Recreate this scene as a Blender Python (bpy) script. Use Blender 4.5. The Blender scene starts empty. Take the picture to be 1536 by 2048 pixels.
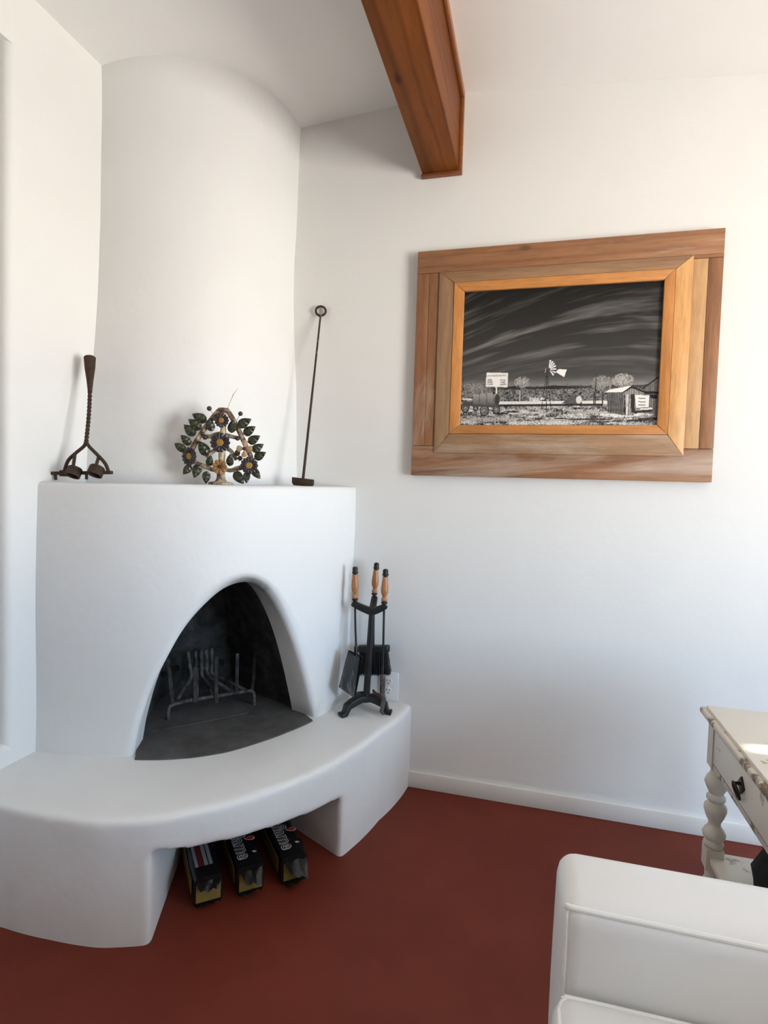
import bpy, bmesh, math, random
import numpy as np
from mathutils import Vector, Matrix
random.seed(7); np.random.seed(7)
scene = bpy.context.scene
col = scene.collection

# ------------------------------------------------------------------ camera
F_PX, CX, CY, CAM_H = 1133.0, 768.0, 1024.0, 1.21
def _n(v):
    v = np.array(v, float); return v / np.linalg.norm(v)
_dy = _n((1070 - CX, 985 - CY, F_PX))
_dx = -_n((-3510 - CX, 845 - CY, F_PX)); _dx = _n(_dx - _dx.dot(_dy) * _dy)
_dz = np.cross(_dx, _dy)
if _dz[1] > 0: _dz = -_dz
ROT = np.stack([_dx, _dy, _dz])          # world = ROT @ (right, down, forward)
CAM = np.array([0, 0, CAM_H])
cam_data = bpy.data.cameras.new('camera'); cam = bpy.data.objects.new('camera', cam_data); col.objects.link(cam)
cam_data.sensor_fit = 'HORIZONTAL'; cam_data.sensor_width = 36.0; cam_data.lens = F_PX / 1536 * 36.0
cam_data.clip_start = 0.02
r_, d_, f_ = ROT[:, 0], ROT[:, 1], ROT[:, 2]
cam.matrix_world = Matrix(((r_[0], -d_[0], -f_[0], 0), (r_[1], -d_[1], -f_[1], 0), (r_[2], -d_[2], -f_[2], CAM_H), (0, 0, 0, 1)))
scene.camera = cam
def ray(u, v): return ROT @ _n((u - CX, v - CY, F_PX))
def at(u, v, Y):
    d = ray(u, v); return CAM + d * (Y / d[1])
def atX(u, v, X):
    d = ray(u, v); return CAM + d * (X / d[0])
def atZ(u, v, Z):
    d = ray(u, v); return CAM + d * ((Z - CAM_H) / d[2])
def atP(u, v, p0, nrm):
    d = ray(u, v); return CAM + d * (np.dot(np.array(p0) - CAM, nrm) / np.dot(d, nrm))

# ------------------------------------------------------------------ light
XL, D = -1.51, 2.2235            # left wall, far wall
XR, YN = 2.6, -4.6               # right wall, near wall
WIN1 = (-0.42, 0.92, 0.50, 1.90)  # window in the right wall: y0, y1, z0, z1
SKY = (0.52, 0.75, 1.0); SKY_K = 27.0
GROUND = (1.0, 0.955, 0.87); GROUND_K = 36.0
scene.view_settings.view_transform = 'Standard'; scene.view_settings.look = 'None'
scene.view_settings.gamma = 1.0; scene.view_settings.use_curve_mapping = False
scene.view_settings.exposure = -0.18
world = bpy.data.worlds.new('daylight'); scene.world = world; world.use_nodes = True
nt = world.node_tree; nt.nodes.clear()
w_out = nt.nodes.new('ShaderNodeOutputWorld'); w_bg = nt.nodes.new('ShaderNodeBackground')
w_tc = nt.nodes.new('ShaderNodeTexCoord'); w_sep = nt.nodes.new('ShaderNodeSeparateXYZ')
w_mr = nt.nodes.new('ShaderNodeMapRange'); w_mr.inputs[1].default_value = -0.03; w_mr.inputs[2].default_value = 0.03
w_mix = nt.nodes.new('ShaderNodeMix'); w_mix.data_type = 'RGBA'
w_mix.inputs[6].default_value = (*[c * GROUND_K for c in GROUND], 1)
w_mix.inputs[7].default_value = (*[c * SKY_K for c in SKY], 1)
nt.links.new(w_tc.outputs['Generated'], w_sep.inputs[0]); nt.links.new(w_sep.outputs[2], w_mr.inputs[0])
nt.links.new(w_mr.outputs[0], w_mix.inputs[0]); nt.links.new(w_mix.outputs[2], w_bg.inputs[0])
nt.links.new(w_bg.outputs[0], w_out.inputs[0])
def portal(loc, rot, sx, sy):
    l = bpy.data.lights.new('window_portal', 'AREA'); l.shape = 'RECTANGLE'; l.size = sx; l.size_y = sy
    l.cycles.is_portal = True
    o = bpy.data.objects.new('window_portal', l); col.objects.link(o); o.location = loc; o.rotation_euler = rot
portal((XR + 0.02, (WIN1[0] + WIN1[1]) / 2, (WIN1[2] + WIN1[3]) / 2), (0, math.pi / 2, 0), WIN1[3] - WIN1[2], WIN1[1] - WIN1[0])

sun_l = bpy.data.lights.new('sun', 'SUN'); sun_l.energy = 22.0; sun_l.color = (1.0, 0.93, 0.82); sun_l.angle = math.radians(0.6)
sun = bpy.data.objects.new('sun', sun_l); col.objects.link(sun); sun.location = (6, 2, 6)
sun.rotation_euler = Vector((-1.0, -0.15, -0.75)).to_track_quat('-Z', 'Y').to_euler()

# ------------------------------------------------------------------ materials
def new_mat(name):
    m = bpy.data.materials.new(name); m.use_nodes = True
    return m, m.node_tree, m.node_tree.nodes['Principled BSDF']
def node(t, kind, **kw):
    n = t.nodes.new(kind)
    for k, v in kw.items(): setattr(n, k, v)
    return n
def ramp(t, fac, stops):
    r = node(t, 'ShaderNodeValToRGB'); e = r.color_ramp.elements
    while len(e) > 1: e.remove(e[-1])
    e[0].position = stops[0][0]; e[0].color = (*stops[0][1], 1)
    for p, c in stops[1:]:
        x = e.new(p); x.color = (*c, 1)
    t.links.new(fac, r.inputs[0]); return r.outputs[0]
def noise(t, scale, stretch=(1, 1, 1), detail=4, rough=0.55, dist=0.0, offset=(0, 0, 0)):
    tc = node(t, 'ShaderNodeTexCoord'); mp = node(t, 'ShaderNodeMapping'); nz = node(t, 'ShaderNodeTexNoise')
    mp.inputs['Scale'].default_value = stretch; mp.inputs['Location'].default_value = offset
    nz.inputs['Scale'].default_value = scale; nz.inputs['Detail'].default_value = detail
    nz.inputs['Roughness'].default_value = rough; nz.inputs['Distortion'].default_value = dist
    t.links.new(tc.outputs['Object'], mp.inputs[0]); t.links.new(mp.outputs[0], nz.inputs[0])
    return nz.outputs['Fac']
def mixc(t, fac, a, b, mode='MIX'):
    m = node(t, 'ShaderNodeMix', data_type='RGBA', blend_type=mode)
    if isinstance(fac, (int, float)): m.inputs[0].default_value = fac
    else: t.links.new(fac, m.inputs[0])
    for i, v in ((6, a), (7, b)):
        if isinstance(v, tuple): m.inputs[i].default_value = (*v, 1)
        else: t.links.new(v, m.inputs[i])
    return m.outputs[2]
def bump(t, bsdf, h, strength, distance=0.01, prev=None):
    b = node(t, 'ShaderNodeBump'); b.inputs['Strength'].default_value = strength; b.inputs['Distance'].default_value = distance
    t.links.new(h, b.inputs['Height'])
    if prev is not None: t.links.new(prev, b.inputs['Normal'])
    t.links.new(b.outputs[0], bsdf.inputs['Normal']); return b.outputs[0]
def plain(name, c, rough=0.6, metal=0.0, c2=None, scale=20, bstr=0.0, spec=0.5):
    m, t, b = new_mat(name)
    b.inputs['Base Color'].default_value = (*c, 1); b.inputs['Roughness'].default_value = rough; b.inputs['Metallic'].default_value = metal
    b.inputs['Specular IOR Level'].default_value = spec
    if c2 is not None:
        f = noise(t, scale); t.links.new(ramp(t, f, [(0.35, c), (0.65, c2)]), b.inputs['Base Color'])
    if bstr: bump(t, b, noise(t, scale * 2), bstr)
    return m
def plaster(name, c=(0.785, 0.78, 0.76), soot=False, rough=0.62, b1=0.25, b2=0.12):
    m, t, b = new_mat(name)
    cc = ramp(t, noise(t, 2.2), [(0.3, tuple(x * 0.975 for x in c)), (0.7, c)])
    if soot:
        at_ = node(t, 'ShaderNodeAttribute', attribute_name='soot')
        f = noise(t, 14, detail=6)
        mu = node(t, 'ShaderNodeMath', operation='MULTIPLY_ADD'); t.links.new(f, mu.inputs[0]); mu.inputs[1].default_value = 0.9; mu.inputs[2].default_value = 0.5
        m2 = node(t, 'ShaderNodeMath', operation='MULTIPLY', use_clamp=True); t.links.new(at_.outputs['Fac'], m2.inputs[0]); t.links.new(mu.outputs[0], m2.inputs[1])
        cc = mixc(t, m2.outputs[0], cc, (0.03, 0.027, 0.024))
    t.links.new(cc, b.inputs['Base Color']); b.inputs['Roughness'].default_value = rough
    p = bump(t, b, noise(t, 5, detail=3), b1, 0.02); bump(t, b, noise(t, 70, detail=3), b2, 0.004, p)
    return m
def wood(name, c_dark, c_light, axis='X', scale=9.0, rough=0.5, pale=0.0, knots=True, offset=(0, 0, 0), grain=0.5, rings=None, ring_k=0.30):
    m, t, b = new_mat(name)
    st = {'X': (0.12, 1, 1), 'Y': (1, 0.12, 1), 'Z': (1, 1, 0.12)}[axis]
    broad = noise(t, scale, st, 5, 0.6, 0.6, offset)
    fine = noise(t, scale * 9, st, 3, 0.7, 0.2, offset)
    c = ramp(t, broad, [(0.25, c_dark), (0.5, tuple((a + d) / 2 for a, d in zip(c_dark, c_light))), (0.75, c_light)])
    g = ramp(t, fine, [(0.3, (1 - grain * 0.55,) * 3), (0.6, (1, 1, 1))])
    c = mixc(t, 1.0, c, g, 'MULTIPLY')
    if rings:
        tc2 = node(t, 'ShaderNodeTexCoord'); mp2 = node(t, 'ShaderNodeMapping'); wv = node(t, 'ShaderNodeTexWave', wave_type='RINGS', rings_direction=axis)
        mp2.inputs['Scale'].default_value = {'X': (0.10, 1, 1), 'Y': (1, 0.10, 1), 'Z': (1, 1, 0.10)}[axis]; mp2.inputs['Location'].default_value = rings
        wv.inputs['Scale'].default_value = 7.0; wv.inputs['Distortion'].default_value = 5.0; wv.inputs['Detail'].default_value = 2.5; wv.inputs['Detail Scale'].default_value = 1.2
        t.links.new(tc2.outputs['Object'], mp2.inputs[0]); t.links.new(mp2.outputs[0], wv.inputs[0])
        rg = ramp(t, wv.outputs['Fac'], [(0.0, (0.42, 0.36, 0.34)), (0.10, (0.75, 0.72, 0.70)), (0.28, (1, 1, 1))])
        c = mixc(t, ring_k, c, rg, 'MULTIPLY')
    if knots:
        tc = node(t, 'ShaderNodeTexCoord'); mp = node(t, 'ShaderNodeMapping'); vo = node(t, 'ShaderNodeTexVoronoi')
        mp.inputs['Scale'].default_value = {'X': (0.45, 1, 1), 'Y': (1, 0.45, 1), 'Z': (1, 1, 0.45)}[axis]; mp.inputs['Location'].default_value = offset
        vo.inputs['Scale'].default_value = 7.5
        t.links.new(tc.outputs['Object'], mp.inputs[0]); t.links.new(mp.outputs[0], vo.inputs[0])
        k = ramp(t, vo.outputs['Distance'], [(0.0, (1, 1, 1)), (0.07, (0.75, 0.75, 0.75)), (0.13, (0, 0, 0))])
        c = mixc(t, k, c, tuple(x * 0.28 for x in c_dark))
    if pale:
        pf = ramp(t, noise(t, 6, st, 6, 0.65, 0.8, (3, 7, 1)), [(0.56, (0, 0, 0)), (0.72, (pale,) * 3)])
        c = mixc(t, pf, c, (0.55, 0.47, 0.38))
    t.links.new(c, b.inputs['Base Color']); b.inputs['Roughness'].default_value = rough
    bump(t, b, fine, 0.12, 0.002)
    return m
def attr_mat(name, rough=0.4, attr='Col', spec=0.5):
    m, t, b = new_mat(name); a = node(t, 'ShaderNodeAttribute', attribute_name=attr)
    t.links.new(a.outputs['Color'], b.inputs['Base Color']); b.inputs['Roughness'].default_value = rough
    b.inputs['Specular IOR Level'].default_value = spec
    return m
def speckle(name, c, c2, lo, hi, scale, rough=0.7, metal=0.0, bstr=0.3, stretch=(1, 1, 1)):
    m, t, b = new_mat(name); f = noise(t, scale, stretch, 6, 0.65)
    t.links.new(ramp(t, f, [(lo, c), (hi, c2)]), b.inputs['Base Color']); b.inputs['Roughness'].default_value = rough; b.inputs['Metallic'].default_value = metal
    bump(t, b, f, bstr, 0.004); return m

M = {}
M['wall'] = plaster('white_wall_plaster', b1=0.12, b2=0.10)
M['low_bounce_wall'] = plaster('low_bounce_plaster', (0.30, 0.16, 0.10))  # unseen near wall, dark colour chosen to cut bounced light
M['ceiling'] = plaster('white_ceiling_plaster', (0.90, 0.895, 0.875), b1=0.08, b2=0.12)
M['adobe'] = plaster('white_adobe_plaster', (0.785, 0.785, 0.775), soot=True, rough=0.55, b1=0.35, b2=0.10)
M['base'] = plaster('baseboard_paint', (0.80, 0.785, 0.75), rough=0.45, b1=0.05, b2=0.02)
M['floor'] = speckle('red_painted_concrete', (0.130, 0.022, 0.011), (0.165, 0.030, 0.015), 0.3, 0.7, 3.0, 0.6, 0, 0.05)
M['floor'].node_tree.nodes['Principled BSDF'].inputs['Specular IOR Level'].default_value = 0.25
M['firebox'] = speckle('sooty_firebox', (0.012, 0.0115, 0.011), (0.085, 0.080, 0.076), 0.38, 0.74, 9, 0.95, 0, 0.5)
M['ash'] = speckle('ashy_hearth', (0.045, 0.044, 0.043), (0.115, 0.112, 0.108), 0.3, 0.75, 10, 0.95, 0, 0.4)
M['hole'] = plain('black_hole', (0.004, 0.004, 0.004), 1.0)
M['grate'] = speckle('ashy_iron', (0.035, 0.032, 0.030), (0.16, 0.145, 0.13), 0.38, 0.68, 30, 0.85, 0.2, 0.4)
M['iron_dark'] = speckle('sooty_iron', (0.018, 0.016, 0.015), (0.085, 0.076, 0.07), 0.40, 0.72, 30, 0.85, 0.2, 0.4)
M['iron'] = speckle('rusty_iron', (0.040, 0.022, 0.014), (0.075, 0.042, 0.026), 0.35, 0.7, 60, 0.75, 0.3, 0.35)
M['iron_chipped'] = speckle('rusty_iron_paint_flecks', (0.040, 0.024, 0.015), (0.60, 0.52, 0.40), 0.66, 0.72, 55, 0.75, 0.1, 0.35, (1, 1, 0.5))
M['black_iron'] = plain('black_painted_iron', (0.012, 0.012, 0.012), 0.45, 0.3, (0.02, 0.019, 0.018), 40, 0.1)
M['shovel'] = speckle('worn_black_shovel', (0.014, 0.014, 0.013), (0.20, 0.185, 0.16), 0.5, 0.75, 30, 0.6, 0.3, 0.2, (1, 1, 0.25))
M['bristle'] = plain('black_bristles', (0.008, 0.008, 0.009), 0.7)
M['handle'] = wood('turned_oak', (0.36, 0.14, 0.05), (0.62, 0.29, 0.11), 'Z', 40, 0.35, 0, False)
M['beam'] = wood('stained_beam', (0.115, 0.030, 0.006), (0.235, 0.075, 0.018), 'Y', 5, 0.42, 0, True, (0.3, 0, 0.1), 0.4, (0.10, 0.0, 0.06), 0.5)
M['beam'].node_tree.nodes['Principled BSDF'].inputs['Specular IOR Level'].default_value = 0.05
M['beam_trim'] = wood('stained_trim', (0.21, 0.065, 0.018), (0.34, 0.12, 0.036), 'Y', 9, 0.45, 0, False)
M['beam_trimX'] = wood('stained_end_trim', (0.15, 0.045, 0.014), (0.24, 0.08, 0.026), 'X', 9, 0.45, 0, False)
for ax in 'XZ':
    M['board' + ax] = wood('weathered_board_' + ax, (0.23, 0.095, 0.040), (0.40, 0.19, 0.085), ax, 7, 0.55, 0.7, True, (0.2, 0.1, 0.37), 0.5, (0.3, 0.2, 0.35))
    M['mid' + ax] = wood('grey_brown_board_' + ax, (0.26, 0.135, 0.065), (0.42, 0.25, 0.13), ax, 7, 0.55, 0.7, True, (1.7, 0.4, 0.9), 0.5, (0.1, 0.5, 0.2))
    M['liner' + ax] = wood('honey_pine_strip_' + ax, (0.46, 0.175, 0.045), (0.66, 0.29, 0.085), ax, 8, 0.42, 0, False)
M['midbright'] = wood('lighter_golden_board', (0.58, 0.28, 0.085), (0.74, 0.40, 0.15), 'Z', 8, 0.45, 0.3, True, (4.1, 0.2, 0.55))  # right sloped board, lighter than the other three
M['strip'] = wood('tan_board', (0.46, 0.24, 0.095), (0.60, 0.35, 0.16), 'Z', 7, 0.5, 0.3, False)
M['print'] = attr_mat('photo_print', 0.5, spec=0.12)
M['ink'] = plain('dark_ink', (0.05, 0.048, 0.045), 0.5)
M['ink_pale'] = plain('faded_ink', (0.42, 0.40, 0.37), 0.5)
M['plastic'] = plain('white_plastic', (0.80, 0.80, 0.80), 0.35)
M['slot'] = plain('dark_slot', (0.02, 0.02, 0.02), 0.6)
M['chair'] = plaster('white_leather', (0.80, 0.80, 0.79), rough=0.42, b1=0.10, b2=0.05)
M['piping'] = plaster('white_leather_piping', (0.84, 0.83, 0.80), rough=0.42, b1=0.05, b2=0.02)
M['table'] = speckle('chipped_white_paint', (0.74, 0.70, 0.61), (0.40, 0.33, 0.24), 0.600, 0.635, 11, 0.35, 0, 0.25)
M['table_edge'] = speckle('worn_white_edge', (0.62, 0.57, 0.48), (0.16, 0.11, 0.07), 0.52, 0.58, 20, 0.45, 0, 0.3)
M['table_leg'] = speckle('worn_white_leg', (0.66, 0.62, 0.54), (0.30, 0.24, 0.17), 0.60, 0.68, 22, 0.55, 0, 0.3)
M['gap'] = plain('dark_brown_gap', (0.05, 0.03, 0.02), 0.8)
M['bronze'] = plain('dark_bronze', (0.04, 0.03, 0.022), 0.4, 0.7)
M['black_cloth'] = plain('black_cloth', (0.006, 0.006, 0.006), 0.9)
M['wrap'] = plain('black_film', (0.006, 0.006, 0.007), 0.3)
M['gold'] = plain('gold_film', (0.34, 0.24, 0.07), 0.35, 0.2, (0.26, 0.18, 0.05), 30)
M['white_ink'] = plain('white_ink', (0.75, 0.75, 0.75), 0.5)
M['grey_ink'] = plain('grey_ink', (0.30, 0.31, 0.33), 0.5)
M['red_ink'] = plain('red_ink', (0.60, 0.025, 0.02), 0.5)
M['dkred_ink'] = plain('dark_red_ink', (0.16, 0.012, 0.012), 0.5)
M['leaf'] = speckle('dark_green_glaze', (0.014, 0.020, 0.010), (0.075, 0.075, 0.038), 0.42, 0.75, 3, 0.25, 0, 0.2)
M['petal'] = plain('dark_purple_glaze', (0.022, 0.016, 0.020), 0.3, 0, (0.050, 0.036, 0.042), 60)
M['yolk'] = speckle('ochre_glaze', (0.42, 0.24, 0.03), (0.16, 0.06, 0.02), 0.5, 0.7, 60, 0.4)
M['clay'] = speckle('painted_clay_stem', (0.10, 0.045, 0.025), (0.50, 0.42, 0.28), 0.42, 0.60, 40, 0.5)
M['cream'] = speckle('cream_clay', (0.60, 0.50, 0.30), (0.30, 0.13, 0.06), 0.52, 0.70, 35, 0.5)
M['orange'] = speckle('orange_glaze', (0.26, 0.10, 0.035), (0.42, 0.25, 0.08), 0.4, 0.65, 50, 0.4)
M['tan'] = speckle('tan_glaze', (0.46, 0.24, 0.12), (0.62, 0.46, 0.28), 0.4, 0.65, 40, 0.45)
M['bead'] = plain('brown_bead', (0.05, 0.022, 0.014), 0.35)

# ------------------------------------------------------------------ mesh building
def V(*a): return np.array(a, float)
def frames(pts):
    pts = [np.array(p, float) for p in pts]; n = len(pts); out = []
    T = [_n(pts[min(i + 1, n - 1)] - pts[max(i - 1, 0)]) for i in range(n)]
    a = V(0, 0, 1) if abs(T[0][2]) < 0.9 else V(1, 0, 0)
    N = _n(np.cross(T[0], a))
    for i in range(n):
        N = N - N.dot(T[i]) * T[i]; N = _n(N); out.append((T[i], N, np.cross(T[i], N)))
    return out
def smooth_path(pts, k=6):
    P = [np.array(p, float) for p in pts]; P = [2 * P[0] - P[1]] + P + [2 * P[-1] - P[-2]]; out = []
    for i in range(1, len(P) - 2):
        for j in range(k):
            t = j / k
            out.append(0.5 * (2 * P[i] + (P[i + 1] - P[i - 1]) * t + (2 * P[i - 1] - 5 * P[i] + 4 * P[i + 1] - P[i + 2]) * t * t + (-P[i - 1] + 3 * P[i] - 3 * P[i + 1] + P[i + 2]) * t ** 3))
    out.append(P[-2]); return out
class MB:
    def __init__(s): s.v = []; s.f = []; s.flat = set()
    def add(s, verts, faces, flat=False):
        b = len(s.v); s.v += [tuple(map(float, p)) for p in verts]
        for f in faces:
            if flat: s.flat.add(len(s.f))
            s.f.append(tuple(i + b for i in f))
        return s
    def box(s, lo, hi): return s.hexa([(x, y, z) for z in (lo[2], hi[2]) for x, y in ((lo[0], lo[1]), (hi[0], lo[1]), (hi[0], hi[1]), (lo[0], hi[1]))])
    def hexa(s, p): return s.add(p, [(3, 2, 1, 0), (4, 5, 6, 7), (0, 1, 5, 4), (1, 2, 6, 5), (2, 3, 7, 6), (3, 0, 4, 7)], True)
    def obox(s, c, ax, ay, az):   # centre + three half-axis vectors
        c, ax, ay, az = map(np.array, (c, ax, ay, az))
        return s.hexa([c + i * ax + j * ay + k * az for k in (-1, 1) for i, j in ((-1, -1), (1, -1), (1, 1), (-1, 1))])
    def prism(s, poly, z0, z1):
        n = len(poly); return s.add([(x, y, z0) for x, y in poly] + [(x, y, z1) for x, y in poly], [tuple(range(n - 1, -1, -1)), tuple(range(n, 2 * n))] + [(i, (i + 1) % n, (i + 1) % n + n, i + n) for i in range(n)], True)
    def tube(s, pts, r, seg=10, squash=None, twist=0.0, caps=True):
        fr = frames(pts); n = len(pts); rr = r if hasattr(r, '__len__') else [r] * n; vs = []; fs = []
        for i, (T, N, B) in enumerate(fr):
            for k in range(seg):
                a = 2 * math.pi * k / seg + twist * i
                q = rr[i] * (squash(k / seg, i) if squash else 1.0)
                vs.append(np.array(pts[i]) + q * (math.cos(a) * N + math.sin(a) * B))
        for i in range(n - 1):
            for k in range(seg):
                k2 = (k + 1) % seg; fs.append((i * seg + k, i * seg + k2, (i + 1) * seg + k2, (i + 1) * seg + k))
        if caps: fs += [tuple(range(seg - 1, -1, -1)), tuple(range((n - 1) * seg, n * seg))]
        return s.add(vs, fs)
    def bar(s, pts, w, h, up=(0, 0, 1)):   # rectangular section sweep
        pts = [np.array(p, float) for p in pts]; n = len(pts); vs = []; fs = []
        ww = w if hasattr(w, '__len__') else [w] * n; hh = h if hasattr(h, '__len__') else [h] * n
        for i in range(n):
            T = _n(pts[min(i + 1, n - 1)] - pts[max(i - 1, 0)]); S = _n(np.cross(T, up)); U = np.cross(S, T)
            for a, b in ((-1, -1), (1, -1), (1, 1), (-1, 1)): vs.append(pts[i] + S * a * ww[i] / 2 + U * b * hh[i] / 2)
        for i in range(n - 1):
            for k in range(4):
                k2 = (k + 1) % 4; fs.append((4 * i + k, 4 * i + k2, 4 * i + 4 + k2, 4 * i + 4 + k))
        fs += [(3, 2, 1, 0), (4 * n - 4, 4 * n - 3, 4 * n - 2, 4 * n - 1)]
        return s.add(vs, fs, True)
    def lathe(s, prof, o=(0, 0, 0), axis=(0, 0, 1), seg=20, caps=True):   # prof: (radius, height)
        A = _n(axis); X = _n(np.cross(A, V(0, 1, 0) if abs(A[1]) < 0.9 else V(1, 0, 0))); Y = np.cross(A, X); o = np.array(o, float); n = len(prof)
        vs = [o + A * h + r * (math.cos(2 * math.pi * k / seg) * X + math.sin(2 * math.pi * k / seg) * Y) for r, h in prof for k in range(seg)]
        fs = [(i * seg + k, i * seg + (k + 1) % seg, (i + 1) * seg + (k + 1) % seg, (i + 1) * seg + k) for i in range(n - 1) for k in range(seg)]
        if caps: fs += [tuple(range(seg - 1, -1, -1)), tuple(range((n - 1) * seg, n * seg))]
        return s.add(vs, fs)
    def sphere(s, c, r, seg=14, rings=8):
        return s.lathe([(max(1e-4, r * math.sin(math.pi * i / rings)), -r * math.cos(math.pi * i / rings)) for i in range(rings + 1)], c, (0, 0, 1), seg)
    def grid(s, P):   # P[i][j] -> quads
        ni, nj = len(P), len(P[0]); return s.add([p for row in P for p in row], [(i * nj + j, i * nj + j + 1, (i + 1) * nj + j + 1, (i + 1) * nj + j) for i in range(ni - 1) for j in range(nj - 1)])
    def mesh(s, name, org=(0, 0, 0), smooth=True, weld=0.0, bevel=0.0, bseg=2, sharp=40):
        me = bpy.data.meshes.new(name); o = np.array(org, float)
        me.from_pydata([tuple(np.array(p) - o) for p in s.v], [], s.f)
        bm = bmesh.new(); bm.from_mesh(me)
        if weld: bmesh.ops.remove_doubles(bm, verts=bm.verts, dist=weld)
        bmesh.ops.recalc_face_normals(bm, faces=bm.faces)
        if bevel:
            es = [e for e in bm.edges if len(e.link_faces) == 2 and e.calc_face_angle(0) > math.radians(30)]
            bmesh.ops.bevel(bm, geom=es, offset=bevel, segments=bseg, affect='EDGES', profile=0.5, clamp_overlap=True)
        if smooth:
            for f in bm.faces: f.smooth = True
            for e in bm.edges:
                if len(e.link_faces) == 2 and e.calc_face_angle(0) > math.radians(sharp): e.smooth = False
        bm.to_mesh(me); bm.free(); return me
ORG = {}
def thing(name, label, cat, loc=(0, 0, 0), group=None):
    o = bpy.data.objects.new(name, None); col.objects.link(o); o.location = loc; o.empty_display_size = 0.05
    o['label'] = label; o['category'] = cat
    if group: o['group'] = group
    ORG[o.name] = np.array(loc, float); return o
def root_loc(p): return ORG[p.name]
def part(name, mb, mat, parent, label=None, **kw):
    loc = root_loc(parent); me = mb.mesh(name, loc, **kw); me.materials.append(M[mat] if isinstance(mat, str) else mat)
    o = bpy.data.objects.new(name, me); col.objects.link(o); o.parent = parent; ORG[o.name] = loc
    if label: o['label'] = label
    return o
def solo(name, mb, mat, label=None, cat=None, loc=(0, 0, 0), kind=None, group=None, **kw):
    me = mb.mesh(name, loc, **kw); me.materials.append(M[mat] if isinstance(mat, str) else mat)
    o = bpy.data.objects.new(name, me); col.objects.link(o); o.location = loc; ORG[o.name] = np.array(loc, float)
    if label: o['label'] = label
    if cat: o['category'] = cat
    if kind: o['kind'] = kind
    if group: o['group'] = group
    return o
def place(name, me, parent, mat4, label=None):   # copy of shared mesh data under a thing, world matrix given
    o = bpy.data.objects.new(name, me); col.objects.link(o); o.parent = parent; ORG[o.name] = root_loc(parent)
    o.matrix_local = Matrix.Translation(-Vector(root_loc(parent))) @ mat4
    if label: o['label'] = label
    return o
def basis(o, x, y, z):
    return Matrix(((x[0], y[0], z[0], o[0]), (x[1], y[1], z[1], o[1]), (x[2], y[2], z[2], o[2]), (0, 0, 0, 1)))
def text_mesh(txt, size, offset=0.0, extrude=0.0002):
    c = bpy.data.curves.new('lettering', 'FONT'); c.body = txt; c.size = size; c.offset = offset; c.extrude = extrude; c.align_x = 'CENTER'; c.align_y = 'CENTER'; c.resolution_u = 4
    o = bpy.data.objects.new('lettering_tmp', c); col.objects.link(o)
    bpy.context.view_layer.update(); dg = bpy.context.evaluated_depsgraph_get()
    me = bpy.data.meshes.new_from_object(o.evaluated_get(dg)); bpy.data.objects.remove(o); bpy.data.curves.remove(c)
    me.name = 'lettering'; return me
RIGHT = V(0.9663, 0.2575, 0)     # horizontal direction across the view, used for things that face the room
FACE = V(0.2575, -0.9663, 0)

# ------------------------------------------------------------------ value noise for painted prints
def vnoise(x, y, seed=0):
    rs = np.random.RandomState(seed); g = rs.rand(257, 257); g[256] = g[0]; g[:, 256] = g[:, 0]
    xi = np.floor(x).astype(int); yi = np.floor(y).astype(int); fx = x - xi; fy = y - yi
    fx = fx * fx * (3 - 2 * fx); fy = fy * fy * (3 - 2 * fy); a = xi % 256; b = yi % 256
    return (g[a, b] * (1 - fx) + g[a + 1, b] * fx) * (1 - fy) + (g[a, b + 1] * (1 - fx) + g[a + 1, b + 1] * fx) * fy
def fbm(x, y, oct=4, seed=0, gain=0.55):
    t = 0; a = 1; s = 0
    for i in range(oct):
        t = t + a * vnoise(x * 2 ** i, y * 2 ** i, seed + i); s += a; a *= gain
    return t / s

# ================================================================== ROOM SHELL
RIDGE_X, RIDGE_Z, SLOPE = -0.40, 2.732, 0.082
def ceil_z(x): return RIDGE_Z - SLOPE * abs(x - RIDGE_X)
solo('floor', MB().box((XL - 0.4, YN - 0.15, -0.12), (XR + 0.15, D + 0.15, 0)), 'floor', kind='structure', label='dark brick-red painted concrete floor')
mb = MB()
for x0, x1 in ((XL - 0.4, RIDGE_X), (RIDGE_X, XR + 0.15)):
    z0, z1 = ceil_z(x0), ceil_z(x1)
    mb.hexa([(x0, YN - 0.15, z0), (x1, YN - 0.15, z1), (x1, D + 0.15, z1), (x0, D + 0.15, z0), (x0, YN - 0.15, z0 + 0.12), (x1, YN - 0.15, z1 + 0.12), (x1, D + 0.15, z1 + 0.12), (x0, D + 0.15, z0 + 0.12)])
solo('ceiling', mb, 'ceiling', kind='structure', smooth=False, label='low pitched white plaster ceiling rising to the wooden beam')
solo('wall_far', MB().box((XL - 0.4, D, -0.1), (XR + 0.15, D + 0.15, 2.8)), 'wall', kind='structure', label='white plaster wall carrying the framed photograph')
# left wall with a deep plastered recess (rounded edges)
mb = MB(); NY0, NY1, NZ0, NZ1, ND, rr = 0.20, 1.335, 0.40, 2.46, 0.30, 0.022
arc = [(XL - rr + rr * math.cos(a), NY1 + rr - rr * math.sin(a)) for a in np.linspace(0, math.pi / 2, 7)]
mb.prism([(XL, D + 0.1)] + arc + [(XL - ND - 0.12, NY1), (XL - ND - 0.12, D + 0.1)], -0.1, 2.8)
arc2 = [(XL - rr + rr * math.cos(a), NY0 - rr + rr * math.sin(a)) for a in np.linspace(math.pi / 2, 0, 7)]
mb.prism([(XL - ND - 0.12, NY0)] + arc2 + [(XL, YN - 0.1), (XL - ND - 0.12, YN - 0.1)], -0.1, 2.8)
sill = [(XL - rr + rr * math.cos(a), NZ0 - rr + rr * math.sin(a)) for a in np.linspace(0, math.pi / 2, 7)]
prof = [(XL, -0.1)] + sill + [(XL - ND - 0.12, NZ0), (XL - ND - 0.12, -0.1)]; n = len(prof)
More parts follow.
